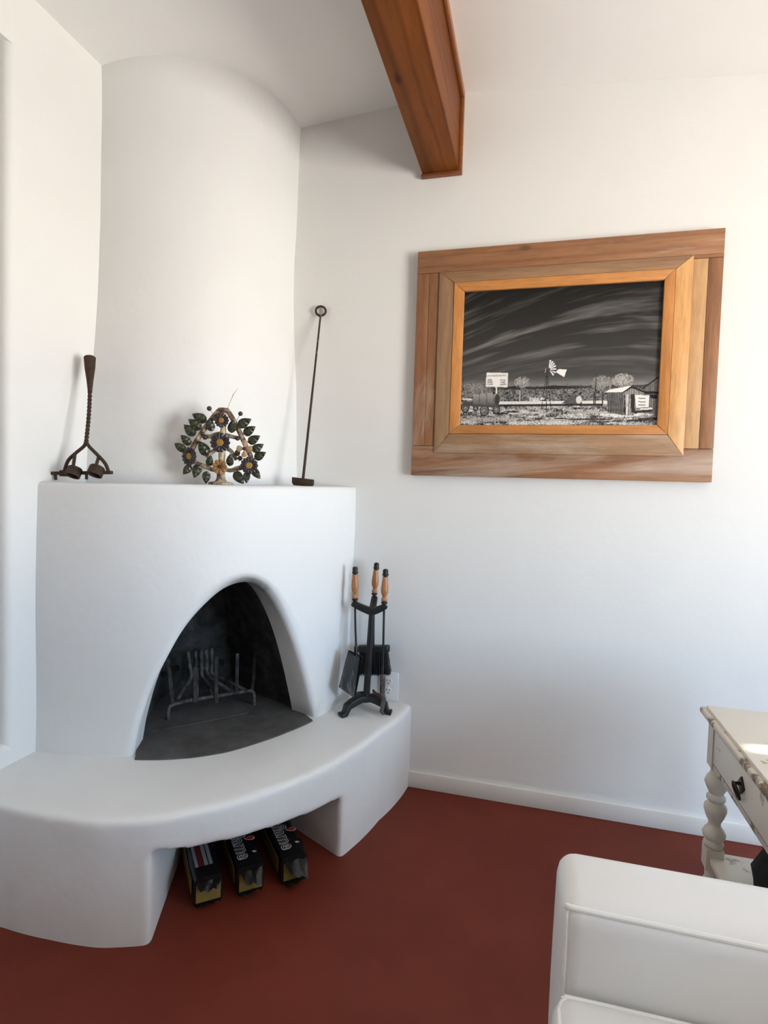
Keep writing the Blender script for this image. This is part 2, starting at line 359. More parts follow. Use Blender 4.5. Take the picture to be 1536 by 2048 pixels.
mb.add([(x, NY0 - 0.02, z) for x, z in prof] + [(x, NY1 + 0.02, z) for x, z in prof], [tuple(range(n)), tuple(range(2 * n - 1, n - 1, -1))] + [(i, (i + 1) % n, (i + 1) % n + n, i + n) for i in range(n)], True)
mb.box((XL - ND - 0.12, NY0 - 0.02, NZ1), (XL, NY1 + 0.02, 2.8))
mb.box((XL - ND - 0.12, NY0 - 0.02, NZ0 - 0.02), (XL - ND, NY1 + 0.02, NZ1 + 0.02))
solo('wall_left', mb, 'wall', kind='structure', sharp=35, label='white plaster wall left of the fireplace with a rounded recess')
y0, y1, z0, z1 = WIN1
SL0, SL1 = 1.785, 1.845           # added slit that lets a strip of sun onto the tabletop
mb = MB().box((XR, YN - 0.1, -0.1), (XR + 0.15, y0, 2.8)).box((XR, y1, -0.1), (XR + 0.15, SL0, 2.8)).box((XR, SL1, -0.1), (XR + 0.15, D + 0.1, 2.8)).box((XR, SL0, -0.1), (XR + 0.15, SL1, 0.5)).box((XR, SL0, 2.302), (XR + 0.15, SL1, 2.8)).box((XR, y0, -0.1), (XR + 0.15, y1, z0)).box((XR, y0, z1), (XR + 0.15, y1, 2.8))
solo('wall_right', mb, 'wall', kind='structure', smooth=False, label='white plaster wall with the daylight window')
mb = MB()
for a, b in ((y0, y0 + 0.045), (y1 - 0.045, y1), ((y0 + y1) / 2 - 0.02, (y0 + y1) / 2 + 0.02)): mb.box((XR + 0.05, a, z0), (XR + 0.10, b, z1))
for a, b in ((z0, z0 + 0.045), (z1 - 0.045, z1)): mb.box((XR + 0.05, y0 + 0.045, a), (XR + 0.10, y1 - 0.045, b))
solo('window_1', mb, 'base', kind='structure', bevel=0.004, label='white painted window frame')
solo('wall_near', MB().box((XL - 0.4, YN - 0.15, -0.1), (XR + 0.1, YN, 2.8)), 'low_bounce_wall', kind='structure', smooth=False, label='unseen plaster wall behind the viewer, darkened to cut bounce light')
solo('baseboard_far', MB().box((-0.452, D - 0.014, 0.0), (XR, D, 0.066)), 'base', kind='structure', bevel=0.004, label='narrow cream baseboard along the picture wall')

# ================================================================== FIREPLACE
def pol(r, th, z):
    a = math.radians(th); return V(XL + r * math.cos(a), D + r * math.sin(a), z)
fp = thing('corner_fireplace', 'white rounded adobe corner fireplace with arched sooty opening and low bench', 'fireplace', (-1.15, 1.85, 0))
R_BODY, RHO, R_IN, BENCH_Z = 0.79, 0.024, 0.668, 0.335
def mantle_z(th): return 1.197 + 0.014 * (th + 90) / 90
ARCH = [(-66.9, .300), (-66.3, .36), (-65.3, .43), (-62.9, .54), (-59.5, .645), (-55.7, .74), (-51.4, .81), (-46.8, .860), (-42.0, .878), (-38, .863), (-34.5, .82), (-30.8, .745), (-27.2, .65), (-24.2, .55), (-21.4, .444), (-19.5, .37), (-18.0, .300)]
A = np.array([p for p in smooth_path([V(t, z, 0) for t, z in ARCH], 6)])[:, :2]
NA = len(A)
# outward normals of the arch in metres (arc length along the face, height)
S = np.stack([np.radians(A[:, 0]) * R_BODY, A[:, 1]], 1); T_ = np.gradient(S, axis=0); Nn = np.stack([-T_[:, 1], T_[:, 0]], 1); Nn /= np.linalg.norm(Nn, axis=1)[:, None]
def arch_off(d): 
    q = S + Nn * d; return np.stack([np.degrees(q[:, 0] / R_BODY), q[:, 1]], 1)
B0 = arch_off(RHO); B0[:, 1] = np.maximum(B0[:, 1], 0.29)
TH0, TH1, ZB = -93.0, 3.0, 0.29
per = []; nl = NA // 4; nr = NA // 4; ntp = NA - nl - nr
for i in range(nl): per.append((TH0, ZB + (1.18 - ZB) * i / nl))
for i in range(ntp): per.append((TH0 + (TH1 - TH0) * i / (ntp - 1), 1.18))
for i in range(nr): per.append((TH1, 1.18 - (1.18 - ZB) * (i + 1) / nr))
def body_r(th, z): return R_BODY + 0.006 * math.sin(th * 0.11 + 2.0 * z) + 0.004 * math.sin(7 * z + th * 0.05)
rows = []
for r in np.linspace(R_IN, R_BODY - RHO, 6)[:-1]: rows.append([pol(r, t, z) for t, z in A])
for ph in np.linspace(0, math.pi / 2, 6):
    q = arch_off(RHO * (1 - math.cos(ph))); q[:, 1] = np.maximum(q[:, 1], 0.29)
    rows.append([pol(body_r(t, z) - RHO * (1 - math.sin(ph)), t, z) for t, z in q])
MJ = 22
for j in range(1, MJ + 1):
    w = j / MJ; row = []
    for k in range(NA):
        t = B0[k, 0] * (1 - w) + per[k][0] * w; z = B0[k, 1] * (1 - w) + per[k][1] * w
        if j == MJ and nl <= k < nl + ntp: z = mantle_z(t) - 0.014
        row.append(pol(body_r(t, z), t, z))
    rows.append(row)
mb = MB().grid(rows)
ths = [per[k][0] for k in range(nl, nl + ntp)]
top = [[rows[-1][k] for k in range(nl, nl + ntp)]]
for ph in (22, 45, 68, 90):
    p = math.radians(ph); top.append([pol(body_r(t, 1.18) - 0.014 * (1 - math.cos(p)), t, mantle_z(t) - 0.014 + 0.014 * math.sin(p)) for t in ths])
top.append([pol(0.70, t, mantle_z(t)) for t in ths]); top.append([pol(0.45, t, mantle_z(t)) for t in ths])
mb.grid(top)
body = part('hearth_body', mb, 'adobe', fp, weld=0.0005, sharp=60)
me = body.data; at_s = me.attributes.new('soot', 'FLOAT', 'POINT'); loc = root_loc(fp); vals = []
for v in me.vertices:
    p = np.array(v.co) + loc; dx, dy = p[0] - XL, p[1] - D; th = math.degrees(math.atan2(dy, dx)); r = math.hypot(dx, dy); s = 0.0
    if p[2] > 0.45:
        q = np.hypot(S[:, 0] - math.radians(th) * R_BODY, S[:, 1] - p[2]); d = q.min()
        w = math.exp(-((th + 39) / 9.0) ** 2)
        s = w * 0.85 * math.exp(-(max(0, d - 0.014) / 0.013) ** 2)
        if r < R_BODY - 0.03: s = max(s, 0.55 * math.exp(-((th + 38) / 7.5) ** 2) * max(0, 1 - (R_BODY - r) / 0.3))
    s = max(s, 0.8 * math.exp(-((th + 17.8) / 1.3) ** 2) * math.exp(-((p[2] - 0.36) / 0.03) ** 2) * (1 if r < 0.775 else 0.2))
    vals.append(s)
at_s.data.foreach_set('value', vals)
# firebox behind the arch
rows = []
for r, d in ((R_IN + 0.004, 0.012), (0.60, 0.03), (0.50, 0.05), (0.40, 0.06), (0.30, 0.07)):
    q = arch_off(d); rows.append([pol(r, t, max(z, 0.30)) for t, z in q])
mb = MB().grid(rows)
q = arch_off(0.07); cpt = pol(0.28, -42, 0.55)
back = [[rows[-1][k] * (1 - w) + np.array([cpt[0], cpt[1], 0.30 + (rows[-1][k][2] - 0.30) * 0.6]) * w for k in range(NA)] for w in (0, 0.33, 0.66, 1.0)]
mb.grid(back)
fb = part('firebox', mb, 'firebox', fp, label='soot-blackened firebox lining')
# hearth floor: ashy slab
HEDGE = [(-68.5, .790), (-66, .808), (-60, .822), (-53.7, .832), (-46.7, .834), (-39.2, .820), (-30, .806), (-22.2, .800), (-17, .790)]
def slab_th(q, r):     # the slab narrows between the feet of the arch
    k = np.clip((r - 0.68) / 0.12, 0, 1); a0, a1 = -67.6 + 1.9 * k, -17.4 - 3.4 * k; return a0 + (a1 - a0) * q
def slab_row(fr):
    row = []
    for q in np.linspace(0, 1, 44):
        re_ = np.interp(slab_th(q, 0.8), [a for a, b in HEDGE], [b for a, b in HEDGE]); r = 0.665 + (re_ - 0.665) * fr; row.append(pol(r, slab_th(q, r), 0.339))
    return row
rows_s = [slab_row(fr) for fr in (0, .25, .5, .75, 1.0)]
mb = MB().grid(rows_s); mb.grid([rows_s[-1], [p - V(0, 0, .02) for p in rows_s[-1]]])
mb.grid([[pol(rq, t, 0.339) for t in np.linspace(-84, -2, 44)] for rq in (0.25, 0.45, 0.655)]); mb.grid([[pol(0.655, t, 0.339) for t in np.linspace(-67.6, -17.4, 44)], rows_s[0]])
part('hearth_floor', mb, 'ash', fp, label='grey ashy hearth slab', weld=0.0005)
# ridge line across the hearth slab
mb = MB(); ra, rb = atZ(305, 1462, 0.34), atZ(495, 1425, 0.34)
mb.bar([ra, (ra + rb) / 2 + V(0.004, -0.004, 0), rb], 0.006, 0.003); part('slab_joint', mb, 'ash', fp)
# small vent holes in the firebox back
for px, py in ((329, 1349), (353, 1337), (444, 1325), (481, 1328), (516, 1333)):
    c = pol(0.345, math.degrees(math.atan2(0, 1)), 0); d = ray(px, py); best = None
    for t in np.linspace(1.2, 2.9, 1700):
        p = CAM + d * t
        if math.hypot(p[0] - XL, p[1] - D) < 0.335: best = p; break
    if best is not None:
        nrm = -_n(d * V(1, 1, 0)); part('vent_hole', MB().lathe([(0.011, -0.01), (0.011, 0.004), (0.008, 0.005)], best, nrm, 12), 'hole', fp)
# chimney breast
def chim_r(th, z):
    t = (z - 1.2) / 1.5; base = 0.575 - 0.075 * min(1, t * 1.6) * (1 - 0.25 * t) 
    side = 0.03 * math.sin(math.radians(-th) * 2) * (0.4 + 0.6 * t)
    left = 0.012 * max(0, -th - 45) / 45
    right = -0.035 * (1 - t) * max(0, th + 50) / 50
    return base + side + left + right + 0.003 * math.sin(9 * z + th * 0.06)
zs = np.linspace(1.18, 2.76, 40); ths = np.linspace(-94, 4, 60)
mb = MB().grid([[pol(chim_r(t, z), t, z) for t in ths] for z in zs])
part('chimney_breast', mb, 'adobe', fp)
# bench: solid cut by the log recess, then softened
RB_T = [-95, -81, -72.7, -65.7, -59.5, -53.4, -48, -41.7, -34.2, -26.4, -15.3, 0, 4]
RB_R = [1.06, 1.068, 1.102, 1.138, 1.152, 1.139, 1.129, 1.111, 1.093, 1.069, 1.045, 1.060, 1.064]
ths = np.linspace(-93, 3, 80); plan = [pol(np.interp(t, RB_T, RB_R), t, 0)[:2] for t in ths]
plan = plan + [(XL - 0.04, D + 0.04)]
def tmp_obj(mb):
    me = mb.mesh('tmp', smooth=False); o = bpy.data.objects.new('tmp', me); col.objects.link(o); return o
ob = tmp_obj(MB().prism(plan, -0.03, BENCH_Z))
Aa, Bb = V(-.920, 1.226), V(-.548, 1.700); da, db = _n(V(-.38, .92)), _n(V(-.89, .46))
lo = [Aa - da * 0.4, Bb - db * 0.4, Bb + db * 0.66, Aa + da * 0.66]
zt = (0.252, 0.200, 0.200, 0.252)
oc = tmp_obj(MB().hexa([(p[0], p[1], -0.2) for p in lo] + [(p[0], p[1], z) for p, z in zip(lo, zt)]))
md = ob.modifiers.new('b', 'BOOLEAN'); md.object = oc; md.operation = 'DIFFERENCE'; md.solver = 'EXACT'
md = ob.modifiers.new('r', 'REMESH'); md.mode = 'VOXEL'; md.voxel_size = 0.0075
md = ob.modifiers.new('s', 'SMOOTH'); md.factor = 0.5; md.iterations = 22
bpy.context.view_layer.update(); dg = bpy.context.evaluated_depsgraph_get()
me = bpy.data.meshes.new_from_object(ob.evaluated_get(dg)); bpy.data.objects.remove(ob); bpy.data.objects.remove(oc)
me.name = 'bench'; me.transform(Matrix.Translation(-Vector(root_loc(fp))))
me.materials.clear(); me.materials.append(M['adobe'])
for p in me.polygons: p.use_smooth = True
o = bpy.data.objects.new('bench', me); col.objects.link(o); o.parent = fp

# ---- fire grate
gt = thing('fire_grate', 'ash-coated iron fire grate of bent bars standing in the hearth', 'grate', (-1.15, 1.89, 0.339))
g1, g2 = atZ(333, 1440, 0.339), atZ(508, 1410, 0.339); gdir = _n(g2 - g1); gn = V(-gdir[1], gdir[0], 0); gn = gn if gn[1] > 0 else -gn
def G(zx, zy, back=0.0): return atP(300 + zx / 6.4, 1260 + zy / 6.4, g1 + gn * back, gn)
part('front_rail', MB().tube([G(230, 1165), G(232, 1060), G(245, 985), G(300, 950), G(500, 900), G(860, 845), G(1130, 800), G(1290, 778), G(1325, 800), G(1335, 880), G(1332, 965)], 0.0068, 8), 'grate', gt)
fingers = [[(485, 275, .10), (505, 450, .10), (525, 600, .09), (440, 740, .04), (350, 890, .0)],
           [(578, 262, .11), (590, 450, .11), (600, 600, .10), (600, 760, .05), (590, 880, .0)],
           [(648, 255, .12), (655, 450, .12), (665, 590, .11), (740, 700, .05), (810, 830, .0)],
           [(715, 245, .12), (722, 440, .12), (740, 570, .11), (860, 670, .06), (1060, 800, .0)],
           [(787, 232, .12), (790, 440, .12), (795, 560, .12), (960, 640, .07), (1230, 770, .0)]]
for f in fingers: part('grate_bar', MB().tube(smooth_path([G(*p) for p in f], 5), 0.0070, 8), 'grate', gt)
for pts in ([(225, 360, .02), (265, 700, .02), (290, 930, .01)], [(575, 470, -.008), (580, 920, -.008)], [(845, 330, -.008), (848, 930, -.008)], [(1118, 300, .004), (1105, 805, .004)], [(1345, 240, .06), (1325, 600, .06), (1300, 780, .01)]):
    part('upright', MB().bar([G(*p) for p in pts], 0.013, 0.007, gn), 'iron_dark', gt)
part('back_rail', MB().tube([G(480, 520, .115), G(800, 470, .13)], 0.005, 8), 'grate', gt)

# ---- wrapped fire logs in the recess below the bench
LD, LW = _n(V(-.66, .75, 0)), _n(V(.75, .66, 0))
def firelog(front_mid, w, h, ln, label, print_kind, seed, crumple=1.0):
    rs = np.random.RandomState(seed); c0 = V(front_mid[0], front_mid[1], 0.0)
    t = thing('fire_log', label, 'fire log', tuple(c0), 'wrapped fire logs under the bench')
    P = []; n = 24   # closed section lofted along the length, slightly crumpled
    for i, s_ in enumerate(np.linspace(0, 1, 14)):
        row = []
        for k in range(n):
            a = 2 * math.pi * k / n; ca, sa = math.cos(a), math.sin(a); e = 0.32
            x = w / 2 * math.copysign(abs(ca) ** e, ca); z = h / 2 + h / 2 * math.copysign(abs(sa) ** e, sa)
            j = 0.0022 * rs.randn() if z > 0.01 and 1 <= i else 0
            row.append(c0 + LD * (s_ * ln) + LW * (x + j) + V(0, 0, max(0.0015, z + j)))
        row.append(row[0]); P.append(row)
    mb = MB().grid(P); mb.add(P[0][:-1], [tuple(range(n))]); mb.add(P[-1][:-1], [tuple(range(n))])
    wr = part('wrapper', mb, 'wrap', t, weld=0.0004, sharp=70)
    # gold printed end panel and side band
    e = 0.0015
    part('gold_end', MB().obox(c0 - LD * e + V(0, 0, h * .47), LW * w * .43, LD * 0.001, V(0, 0, h * .30)), 'gold', t, 'gold end panel')
    part('gold_side', MB().obox(c0 + LD * ln * .52 - LW * (w / 2 + .0025) + V(0, 0, h * .52), LW * 0.001, LD * ln * .42, V(0, 0, h * .26)), 'gold', t, 'gold side band')
    # folded film flaps at the end
    for sx, zz, sz in ((-.2, .10, 1), (.22, .86, -1)):
        pts = []
        for i in range(5):
            row = []
            for j in range(7):
                u_, v_ = i / 4, j / 6 - .5
                p = c0 - LD * (0.004 + 0.022 * u_ * crumple + 0.004 * math.sin(j * 2.1 + seed)) + LW * (w * (.85 * v_ * (1 - .25 * u_) + .05 * sx)) + V(0, 0, h * (zz + sz * (.16 * u_ * crumple + (.30 * v_ * u_ * (crumple - 1))))  + 0.003 * math.sin(j * 1.7 + i + seed))
                p[2] = max(p[2], 0.003); row.append(p)
            pts.append(row)
        part('film_flap', MB().grid(pts), 'wrap', t)
    topz = h + 0.0035; xa, ya = -LD, LW        # lettering runs along the log, tops of letters to the right
    def top_mesh(me, along, across, mat, dz, name):
        me.materials.clear(); me.materials.append(M[mat])
        q = c0 + LD * along + LW * across + V(0, 0, topz + dz); place(name, me, t, basis(q, xa, ya, (0, 0, 1)))
    if print_kind == 'brand':
        top_mesh(text_mesh('duraflame', 0.062, 0.0016), 0.155, -0.010, 'white_ink', 0, 'lettering_outline')
        top_mesh(text_mesh('duraflame', 0.062, -0.0006), 0.155, -0.010, 'wrap', 0.0006, 'lettering')
        fl = [(-.5, -.9), (.1, -1.0), (.6, -.6), (.7, .0), (.35, .45), (.5, 1.0), (-.1, .7), (-.55, .2), (-.75, -.4)]
        for sc_, mt, dz in ((0.017, 'white_ink', 0.0002), (0.0135, 'red_ink', 0.0009)):
            mb = MB(); cc = c0 + LD * 0.125 + LW * 0.024 + V(0, 0, topz + dz)
            mb.add([cc + xa * (-y * sc_) * .9 + ya * x * sc_ for x, y in [(-b, a) for a, b in fl]], [tuple(range(len(fl)))]); part('flame_emblem', mb, mt, t, smooth=False)
        mb = MB(); cc = c0 + LD * 0.050 + LW * 0.021 + V(0, 0, topz)
        for q in range(3):
            mb.tube([cc + (xa * math.cos(a) + ya * math.sin(a)) * (0.003 + q * 0.003) for a in np.linspace(1.6, 3.6, 7)], 0.0007, 4)
        part('wave_mark', mb, 'white_ink', t)
    else:
        for k, (x0_, x1_, mt) in enumerate(((-.030, -.021, 'grey_ink'), (-.019, -.006, 'dkred_ink'), (-.004, .007, 'grey_ink'), (.010, .020, 'grey_ink'))):
            part('printed_band', MB().obox(c0 + LD * 0.10 + LW * (x0_ + x1_) / 2 + V(0, 0, topz), LD * 0.055, LW * (x1_ - x0_) / 2, V(0, 0, 0.0003)), mt, t, smooth=False)
        part('printed_band', MB().obox(c0 + LD * 0.185 + LW * -.012 + V(0, 0, topz), LD * 0.02, LW * 0.022, V(0, 0, 0.0003)), 'grey_ink', t, smooth=False)
    return t
firelog((-.858, 1.402), 0.080, 0.086, 0.33, 'black wrapped fire log with grey printed panel, leftmost under the bench', 'panel', 3)
firelog((-.765, 1.478), 0.078, 0.086, 0.33, 'black wrapped fire log with outlined lettering, middle one under the bench', 'brand', 5, 1.5)
firelog((-.660, 1.560), 0.082, 0.086, 0.33, 'black wrapped fire log with bright red flame emblem, rightmost under the bench', 'brand', 9, 1.9)

# ================================================================== CEILING BEAM
bm_ = thing('ceiling_beam', 'stained wooden ridge beam running across the ceiling to the wall', 'beam', (-0.40, D - 0.02, 2.43))
BX0, BX1, BZ = -0.474, -0.333, 2.432
part('beam', MB().box((BX0, YN, BZ), (BX1, D - 0.001, 2.72)), 'beam', bm_, bevel=0.004)
zc = ceil_z(BX1 + .02)
part('ceiling_moulding', MB().bar([V(BX1 + .007, YN, zc - .012), V(BX1 + .007, D - .002, zc - .012)], 0.014, 0.026), 'beam_trim', bm_, bevel=0.003)
part('ceiling_moulding', MB().bar([V(BX0 - .004, YN, zc - .008), V(BX0 - .004, D - .002, zc - .008)], 0.008, 0.016), 'beam_trim', bm_, bevel=0.002)
part('end_trim', MB().box((BX0 - .003, D - .020, BZ - .014), (BX1 + .014, D - .001, BZ)), 'beam_trimX', bm_, bevel=0.002)
part('end_trim', MB().box((BX1, D - .020, BZ), (BX1 + .014, D - .001, zc - .026)), 'beam_trim', bm_, bevel=0.002)

# ================================================================== FRAMED PHOTOGRAPH
FY = 2.19
pf = thing('framed_photograph', 'wide weathered wooden frame holding a black and white desert photograph', 'picture', (0.058, 2.222, 1.264))
X0, X1, Z0, Z1 = -.476, .590, 1.264, 2.129           # outer
mX0, mX1, mZ0, mZ1 = -.388, .496, 1.352, 2.043       # outer edge of middle boards
lX0, lX1, lZ0, lZ1 = -.327, .438, 1.425, 1.995       # outer edge of liner
pX0, pX1, pZ0, pZ1 = -.287, .403, 1.4585, 1.9585     # print
BK = D - 0.001
part('frame_board', MB().box((X0, FY, mZ1 + .001), (X1, BK, Z1)), 'boardX', pf, bevel=0.002)
part('frame_board', MB().box((X0, FY, Z0), (X1, BK, mZ0 + .026)), 'boardX', pf, bevel=0.002)
part('frame_board', MB().box((X0, FY + .001, mZ0 + .0275), (X0 + .048, BK, mZ1)), 'boardZ', pf, bevel=0.0015)
part('frame_board', MB().box((X0 + .049, FY + .001, mZ0 + .0275), (mX0 + .02, BK, mZ1)), 'boardZ', pf, bevel=0.0015)
part('frame_board', MB().box((mX1 - .02, FY + .001, mZ0 + .0275), (mX1 + .047, BK, mZ1 - .012)), 'strip', pf, bevel=0.0015)
part('frame_board', MB().box((mX1 + .048, FY + .001, mZ0 + .0275), (X1, BK, mZ1 - .012)), 'boardZ', pf, bevel=0.0015)
part('frame_board', MB().box((mX1 - .02, FY + .0005, mZ1 - .011), (X1, BK, mZ1)), 'boardX', pf)
def mitred(name, o, i, yo, yi, yb, mats, g=0.0006):
    (a0, a1, b0, b1), (c0, c1, d0, d1) = o, i; out = []
    sides = {'bottom': ((a0, b0), (a1, b0), (c1, d0), (c0, d0)), 'top': ((c0, d1), (c1, d1), (a1, b1), (a0, b1)),
             'left': ((a0, b0), (c0, d0), (c0, d1), (a0, b1)), 'right': ((c1, d0), (a1, b0), (a1, b1), (c1, d1))}
    for k, q in sides.items():
        cx_, cz_ = np.mean([p[0] for p in q]), np.mean([p[1] for p in q]); vs = []
        for yy in (None, yb):
            for x, z in q:
                outer = (x in (a0, a1)) and (z in (b0, b1)); y = (yo if outer else yi) if yy is None else yy
                vs.append((x + (g if x < cx_ else -g), y, z + (g if z < cz_ else -g)))
        part(name, MB().hexa(vs), mats[k], pf, bevel=0.0012)
mitred('sloped_board', (mX0, mX1, mZ0, mZ1), (lX0, lX1, lZ0, lZ1), FY - .004, FY - .020, FY + .002, {'bottom': 'midX', 'top': 'midX', 'left': 'midZ', 'right': 'midbright'})
mitred('liner_strip', (lX0, lX1, lZ0, lZ1), (pX0, pX1, pZ0, pZ1), FY - .022, FY - .022, FY + .001, {'bottom': 'linerX', 'top': 'linerX', 'left': 'linerZ', 'right': 'linerZ'})
part('backing_board', MB().box((mX0 + .03, FY + .002, mZ0 + .03), (mX1 - .03, BK - .002, mZ1 - .03)), 'boardX', pf)
PY = FY - .011
NX, NZ = 456, 330
gx = np.linspace(pX0 - .003, pX1 + .003, NX); gz = np.linspace(pZ0 - .003, pZ1 + .003, NZ)
XX, ZZ = np.meshgrid(gx, gz)                      # world coords on the print
def Q(zx, zy):                                    # a position on the print
    p = at(900 + zx / 3.4133, 550 + zy / 3.4133, PY); return (p[0], p[2])
S3 = 1.0 / 3.4133 * 1.97e-3                       # metres per unit of that plan
# print coordinates in plan units, y down
uu = (XX - pX0) / (pX1 - pX0); vv = (pZ1 - ZZ) / (pZ1 - pZ0)
U = 85 + uu * 1345; W = 85 + vv * 955
def u_(zx, zy):
    x, z = Q(zx, zy); return (85 + (x - pX0) / (pX1 - pX0) * 1345, 85 + (pZ1 - z) / (pZ1 - pZ0) * 955)
def poly_mask(pts):
    P = [u_(*p) for p in pts]; m = np.zeros(U.shape, bool); j = len(P) - 1
    for i in range(len(P)):
        (xi, yi), (xj, yj) = P[i], P[j]
        c = ((yi > W) != (yj > W)) & (U < (xj - xi) * (W - yi) / ((yj - yi) if abs(yj - yi) > 1e-9 else 1e-9) + xi); m ^= c; j = i
    return m
def seg_mask(a, b, wd):
    (ax, ay), (bx, by) = u_(*a), u_(*b); L = (bx - ax) ** 2 + (by - ay) ** 2 + 1e-9
    t = np.clip(((U - ax) * (bx - ax) + (W - ay) * (by - ay)) / L, 0, 1); return np.hypot(U - ax - t * (bx - ax), W - ay - t * (by - ay)) < wd
def ell_mask(c, rx, ry):
    x, y = u_(*c); return ((U - x) / rx) ** 2 + ((W - y) / ry) ** 2 < 1
n1 = fbm(U / 9, W / 9, 3, 11); n2 = fbm(U / 26, W / 18, 4, 23); n3 = fbm(U / 5.0, W / 5.0, 2, 31); n4 = fbm(U / 60, W / 14, 4, 41)
hz = 770.0
# sky with fanned streaks
ang = -0.46 + 0.30 * np.clip(U / 1450, 0, 1) + 0.22 * np.clip((W - 100) / 650, 0, 1)
perp = W - ang * (U - 700); along = U + ang * W
st = fbm(perp / 34 + 0.25 * fbm(U / 160, W / 160, 2, 5), along / 520, 4, 51, 0.6)
st2 = fbm(perp / 15, along / 210, 3, 61)
img = 0.014 + 0.060 * np.clip((W - 90) / (hz - 90), 0, 1) ** 1.3 + 0.42 * np.clip(st - 0.46, 0, 1) ** 1.1 * (0.35 + st2) * np.exp(-((W - 380) / 280) ** 2)
img += 0.15 * np.exp(-((hz - W) / 42) ** 2) * (0.6 + 0.7 * n4) * (W < hz + 30)
# land
land = W > hz - 6 + 5 * n4
img = np.where(land, 0.05 + 0.03 * n1, img)
img = np.where(poly_mask([(360, 800), (380, 762), (470, 757), (540, 768), (600, 770), (700, 753), (790, 758), (880, 768), (960, 785), (960, 820)]), 0.022 + 0.02 * n1, img)
veg = (W > 785 + 22 * (n2 - .5)) & (W < 880)
img = np.where(veg, np.clip(0.30 * (n3 * 1.9 - .55) + 0.34 * (n2 - .42), 0.012, 0.62), img)
for c, rx, ry in (((140, 785), 75, 48), ((215, 775), 70, 38), ((90, 800), 60, 60), ((60, 830), 60, 50)):
    m = ell_mask(c, rx, ry) & (n3 > .25); img = np.where(m, np.clip(0.55 * (n3 - .28) + 0.25 * (n2 - .3), 0.012, 0.6), img)
# ground
gnd = W > 878
gb = np.clip(0.30 + 1.1 * (n4 - .5) + 0.85 * (n3 - .5) + 0.5 * (n1 - .5), 0.02, 0.85)
img = np.where(gnd, gb, img)
img = np.where((W > 868 + 6 * n2) & (W < 893) & (U > 330), 0.55 + 0.3 * n1, img)
img = np.where((W > 891) & (W < 903 + 6 * n2) & (U > 345) & (U < 1080), 0.03, img)
for c, rx, ry, v in (((1160, 955), 130, 16, .78), ((640, 1010), 260, 13, .66), ((1000, 940), 180, 10, .5), ((250, 985), 190, 16, .42), ((420, 933), 55, 6, .02), ((345, 945), 60, 8, .02), ((755, 980), 50, 5, .03), ((1350, 985), 60, 10, .05), ((950, 985), 150, 8, .07), ((1050, 1000), 120, 6, .06)):
    m = ell_mask(c, rx, ry) & (n3 > .36); img = np.where(m, v * (0.75 + 0.4 * n1), img)
# bare trees
def tree(cx_, cy_, rx, ry, base, br, nb, seed, dens):
    global img
    rs = np.random.RandomState(seed)
    x0_, y0_ = u_(cx_, cy_); d = ((U - x0_) / rx) ** 2 + ((W - y0_) / ry) ** 2
    img = np.where((d < 1 - 0.5 * n2) & (n3 > dens), br * (0.45 + 0.7 * n3), img)
    for k in range(nb):
        a = rs.uniform(-2.9, -0.25); l = rs.uniform(.35, 1.0); h0 = cy_ + ry * .7 - rs.uniform(0, .9) * ry
        ex, ey = cx_ + rx * l * math.cos(a), cy_ + ry * .25 + ry * 1.15 * l * math.sin(a)
        img = np.where(seg_mask((cx_ + rs.uniform(-.15, .15) * rx, h0), (ex, min(ey, h0)), 1.6), br * rs.uniform(.6, 1.3), img)
    img = np.where(seg_mask((cx_, cy_), (cx_ + rs.uniform(-6, 6), base), 3.0), br * .5, img)
tree(492, 735, 62, 52, 800, .40, 30, 3, .52); img = np.where(seg_mask((478, 790), (474, 860), 3), .5, img)
tree(1035, 750, 78, 78, 850, .30, 26, 4, .44); tree(1180, 720, 82, 58, 800, .42, 34, 5, .50)
for x_ in (985, 1045): img = np.where(seg_mask((x_, 800), (x_ - 4, 880), 5), .05, img)
img = np.where(seg_mask((997, 672), (993, 880), 2.4), .03, img); img = np.where(seg_mask((803, 742), (803, 800), 1.5), .05, img); img = np.where(seg_mask((93, 705), (88, 780), 2), .03, img)
# dark hut with bright end
img = np.where(poly_mask([(760, 878), (800, 850), (830, 825), (870, 818), (900, 845), (900, 880)]), .04 + .12 * n3, img); img = np.where(ell_mask((880, 852), 20, 26), .5 + .3 * n3, img)
img = np.where(poly_mask([(540, 840), (610, 838), (612, 866), (545, 868)]), .35 + .4 * (n3 > .5), img); img = np.where(ell_mask((630, 845), 16, 9), .75, img); img = np.where(ell_mask((720, 870), 10, 9), .75, img)
# windmill: lattice tower, blades, tail
for a, b in (((658, 690), (622, 925)), ((666, 690), (690, 925)), ((662, 690), (657, 925))): img = np.where(seg_mask(a, b, 2.0), .02, img)
for y_ in (735, 765, 800, 840, 885):
    k = (y_ - 690) / 235; img = np.where(seg_mask((658 - 36 * k, y_), (666 + 24 * k, y_), 1.6), .03, img)
img = np.where(seg_mask((664, 650), (661, 700), 3), .03, img)
for a in (-1.35, -1.05, -.75, -.45, -.1, .3, .7):
    c, s = math.cos(a), math.sin(a); p = (672 + 14 * c, 645 + 14 * s); e = (672 + (66 - 10 * max(0, a)) * c * .82, 645 + (66 - 14 * max(0, a)) * s); w_ = 8
    img = np.where(poly_mask([(p[0] - 2 * s, p[1] + 2 * c), (e[0] - w_ * s, e[1] + w_ * c), (e[0] + w_ * s * .3, e[1] - w_ * c * .3), (p[0] + 2 * s, p[1] - 2 * c)]), .82, img)
img = np.where(seg_mask((650, 665), (655, 640), 3), .3, img); img = np.where(seg_mask((675, 650), (730, 660), 1.8), .1, img)
img = np.where(poly_mask([(722, 662), (742, 643), (797, 645), (779, 697)]), .86, img)
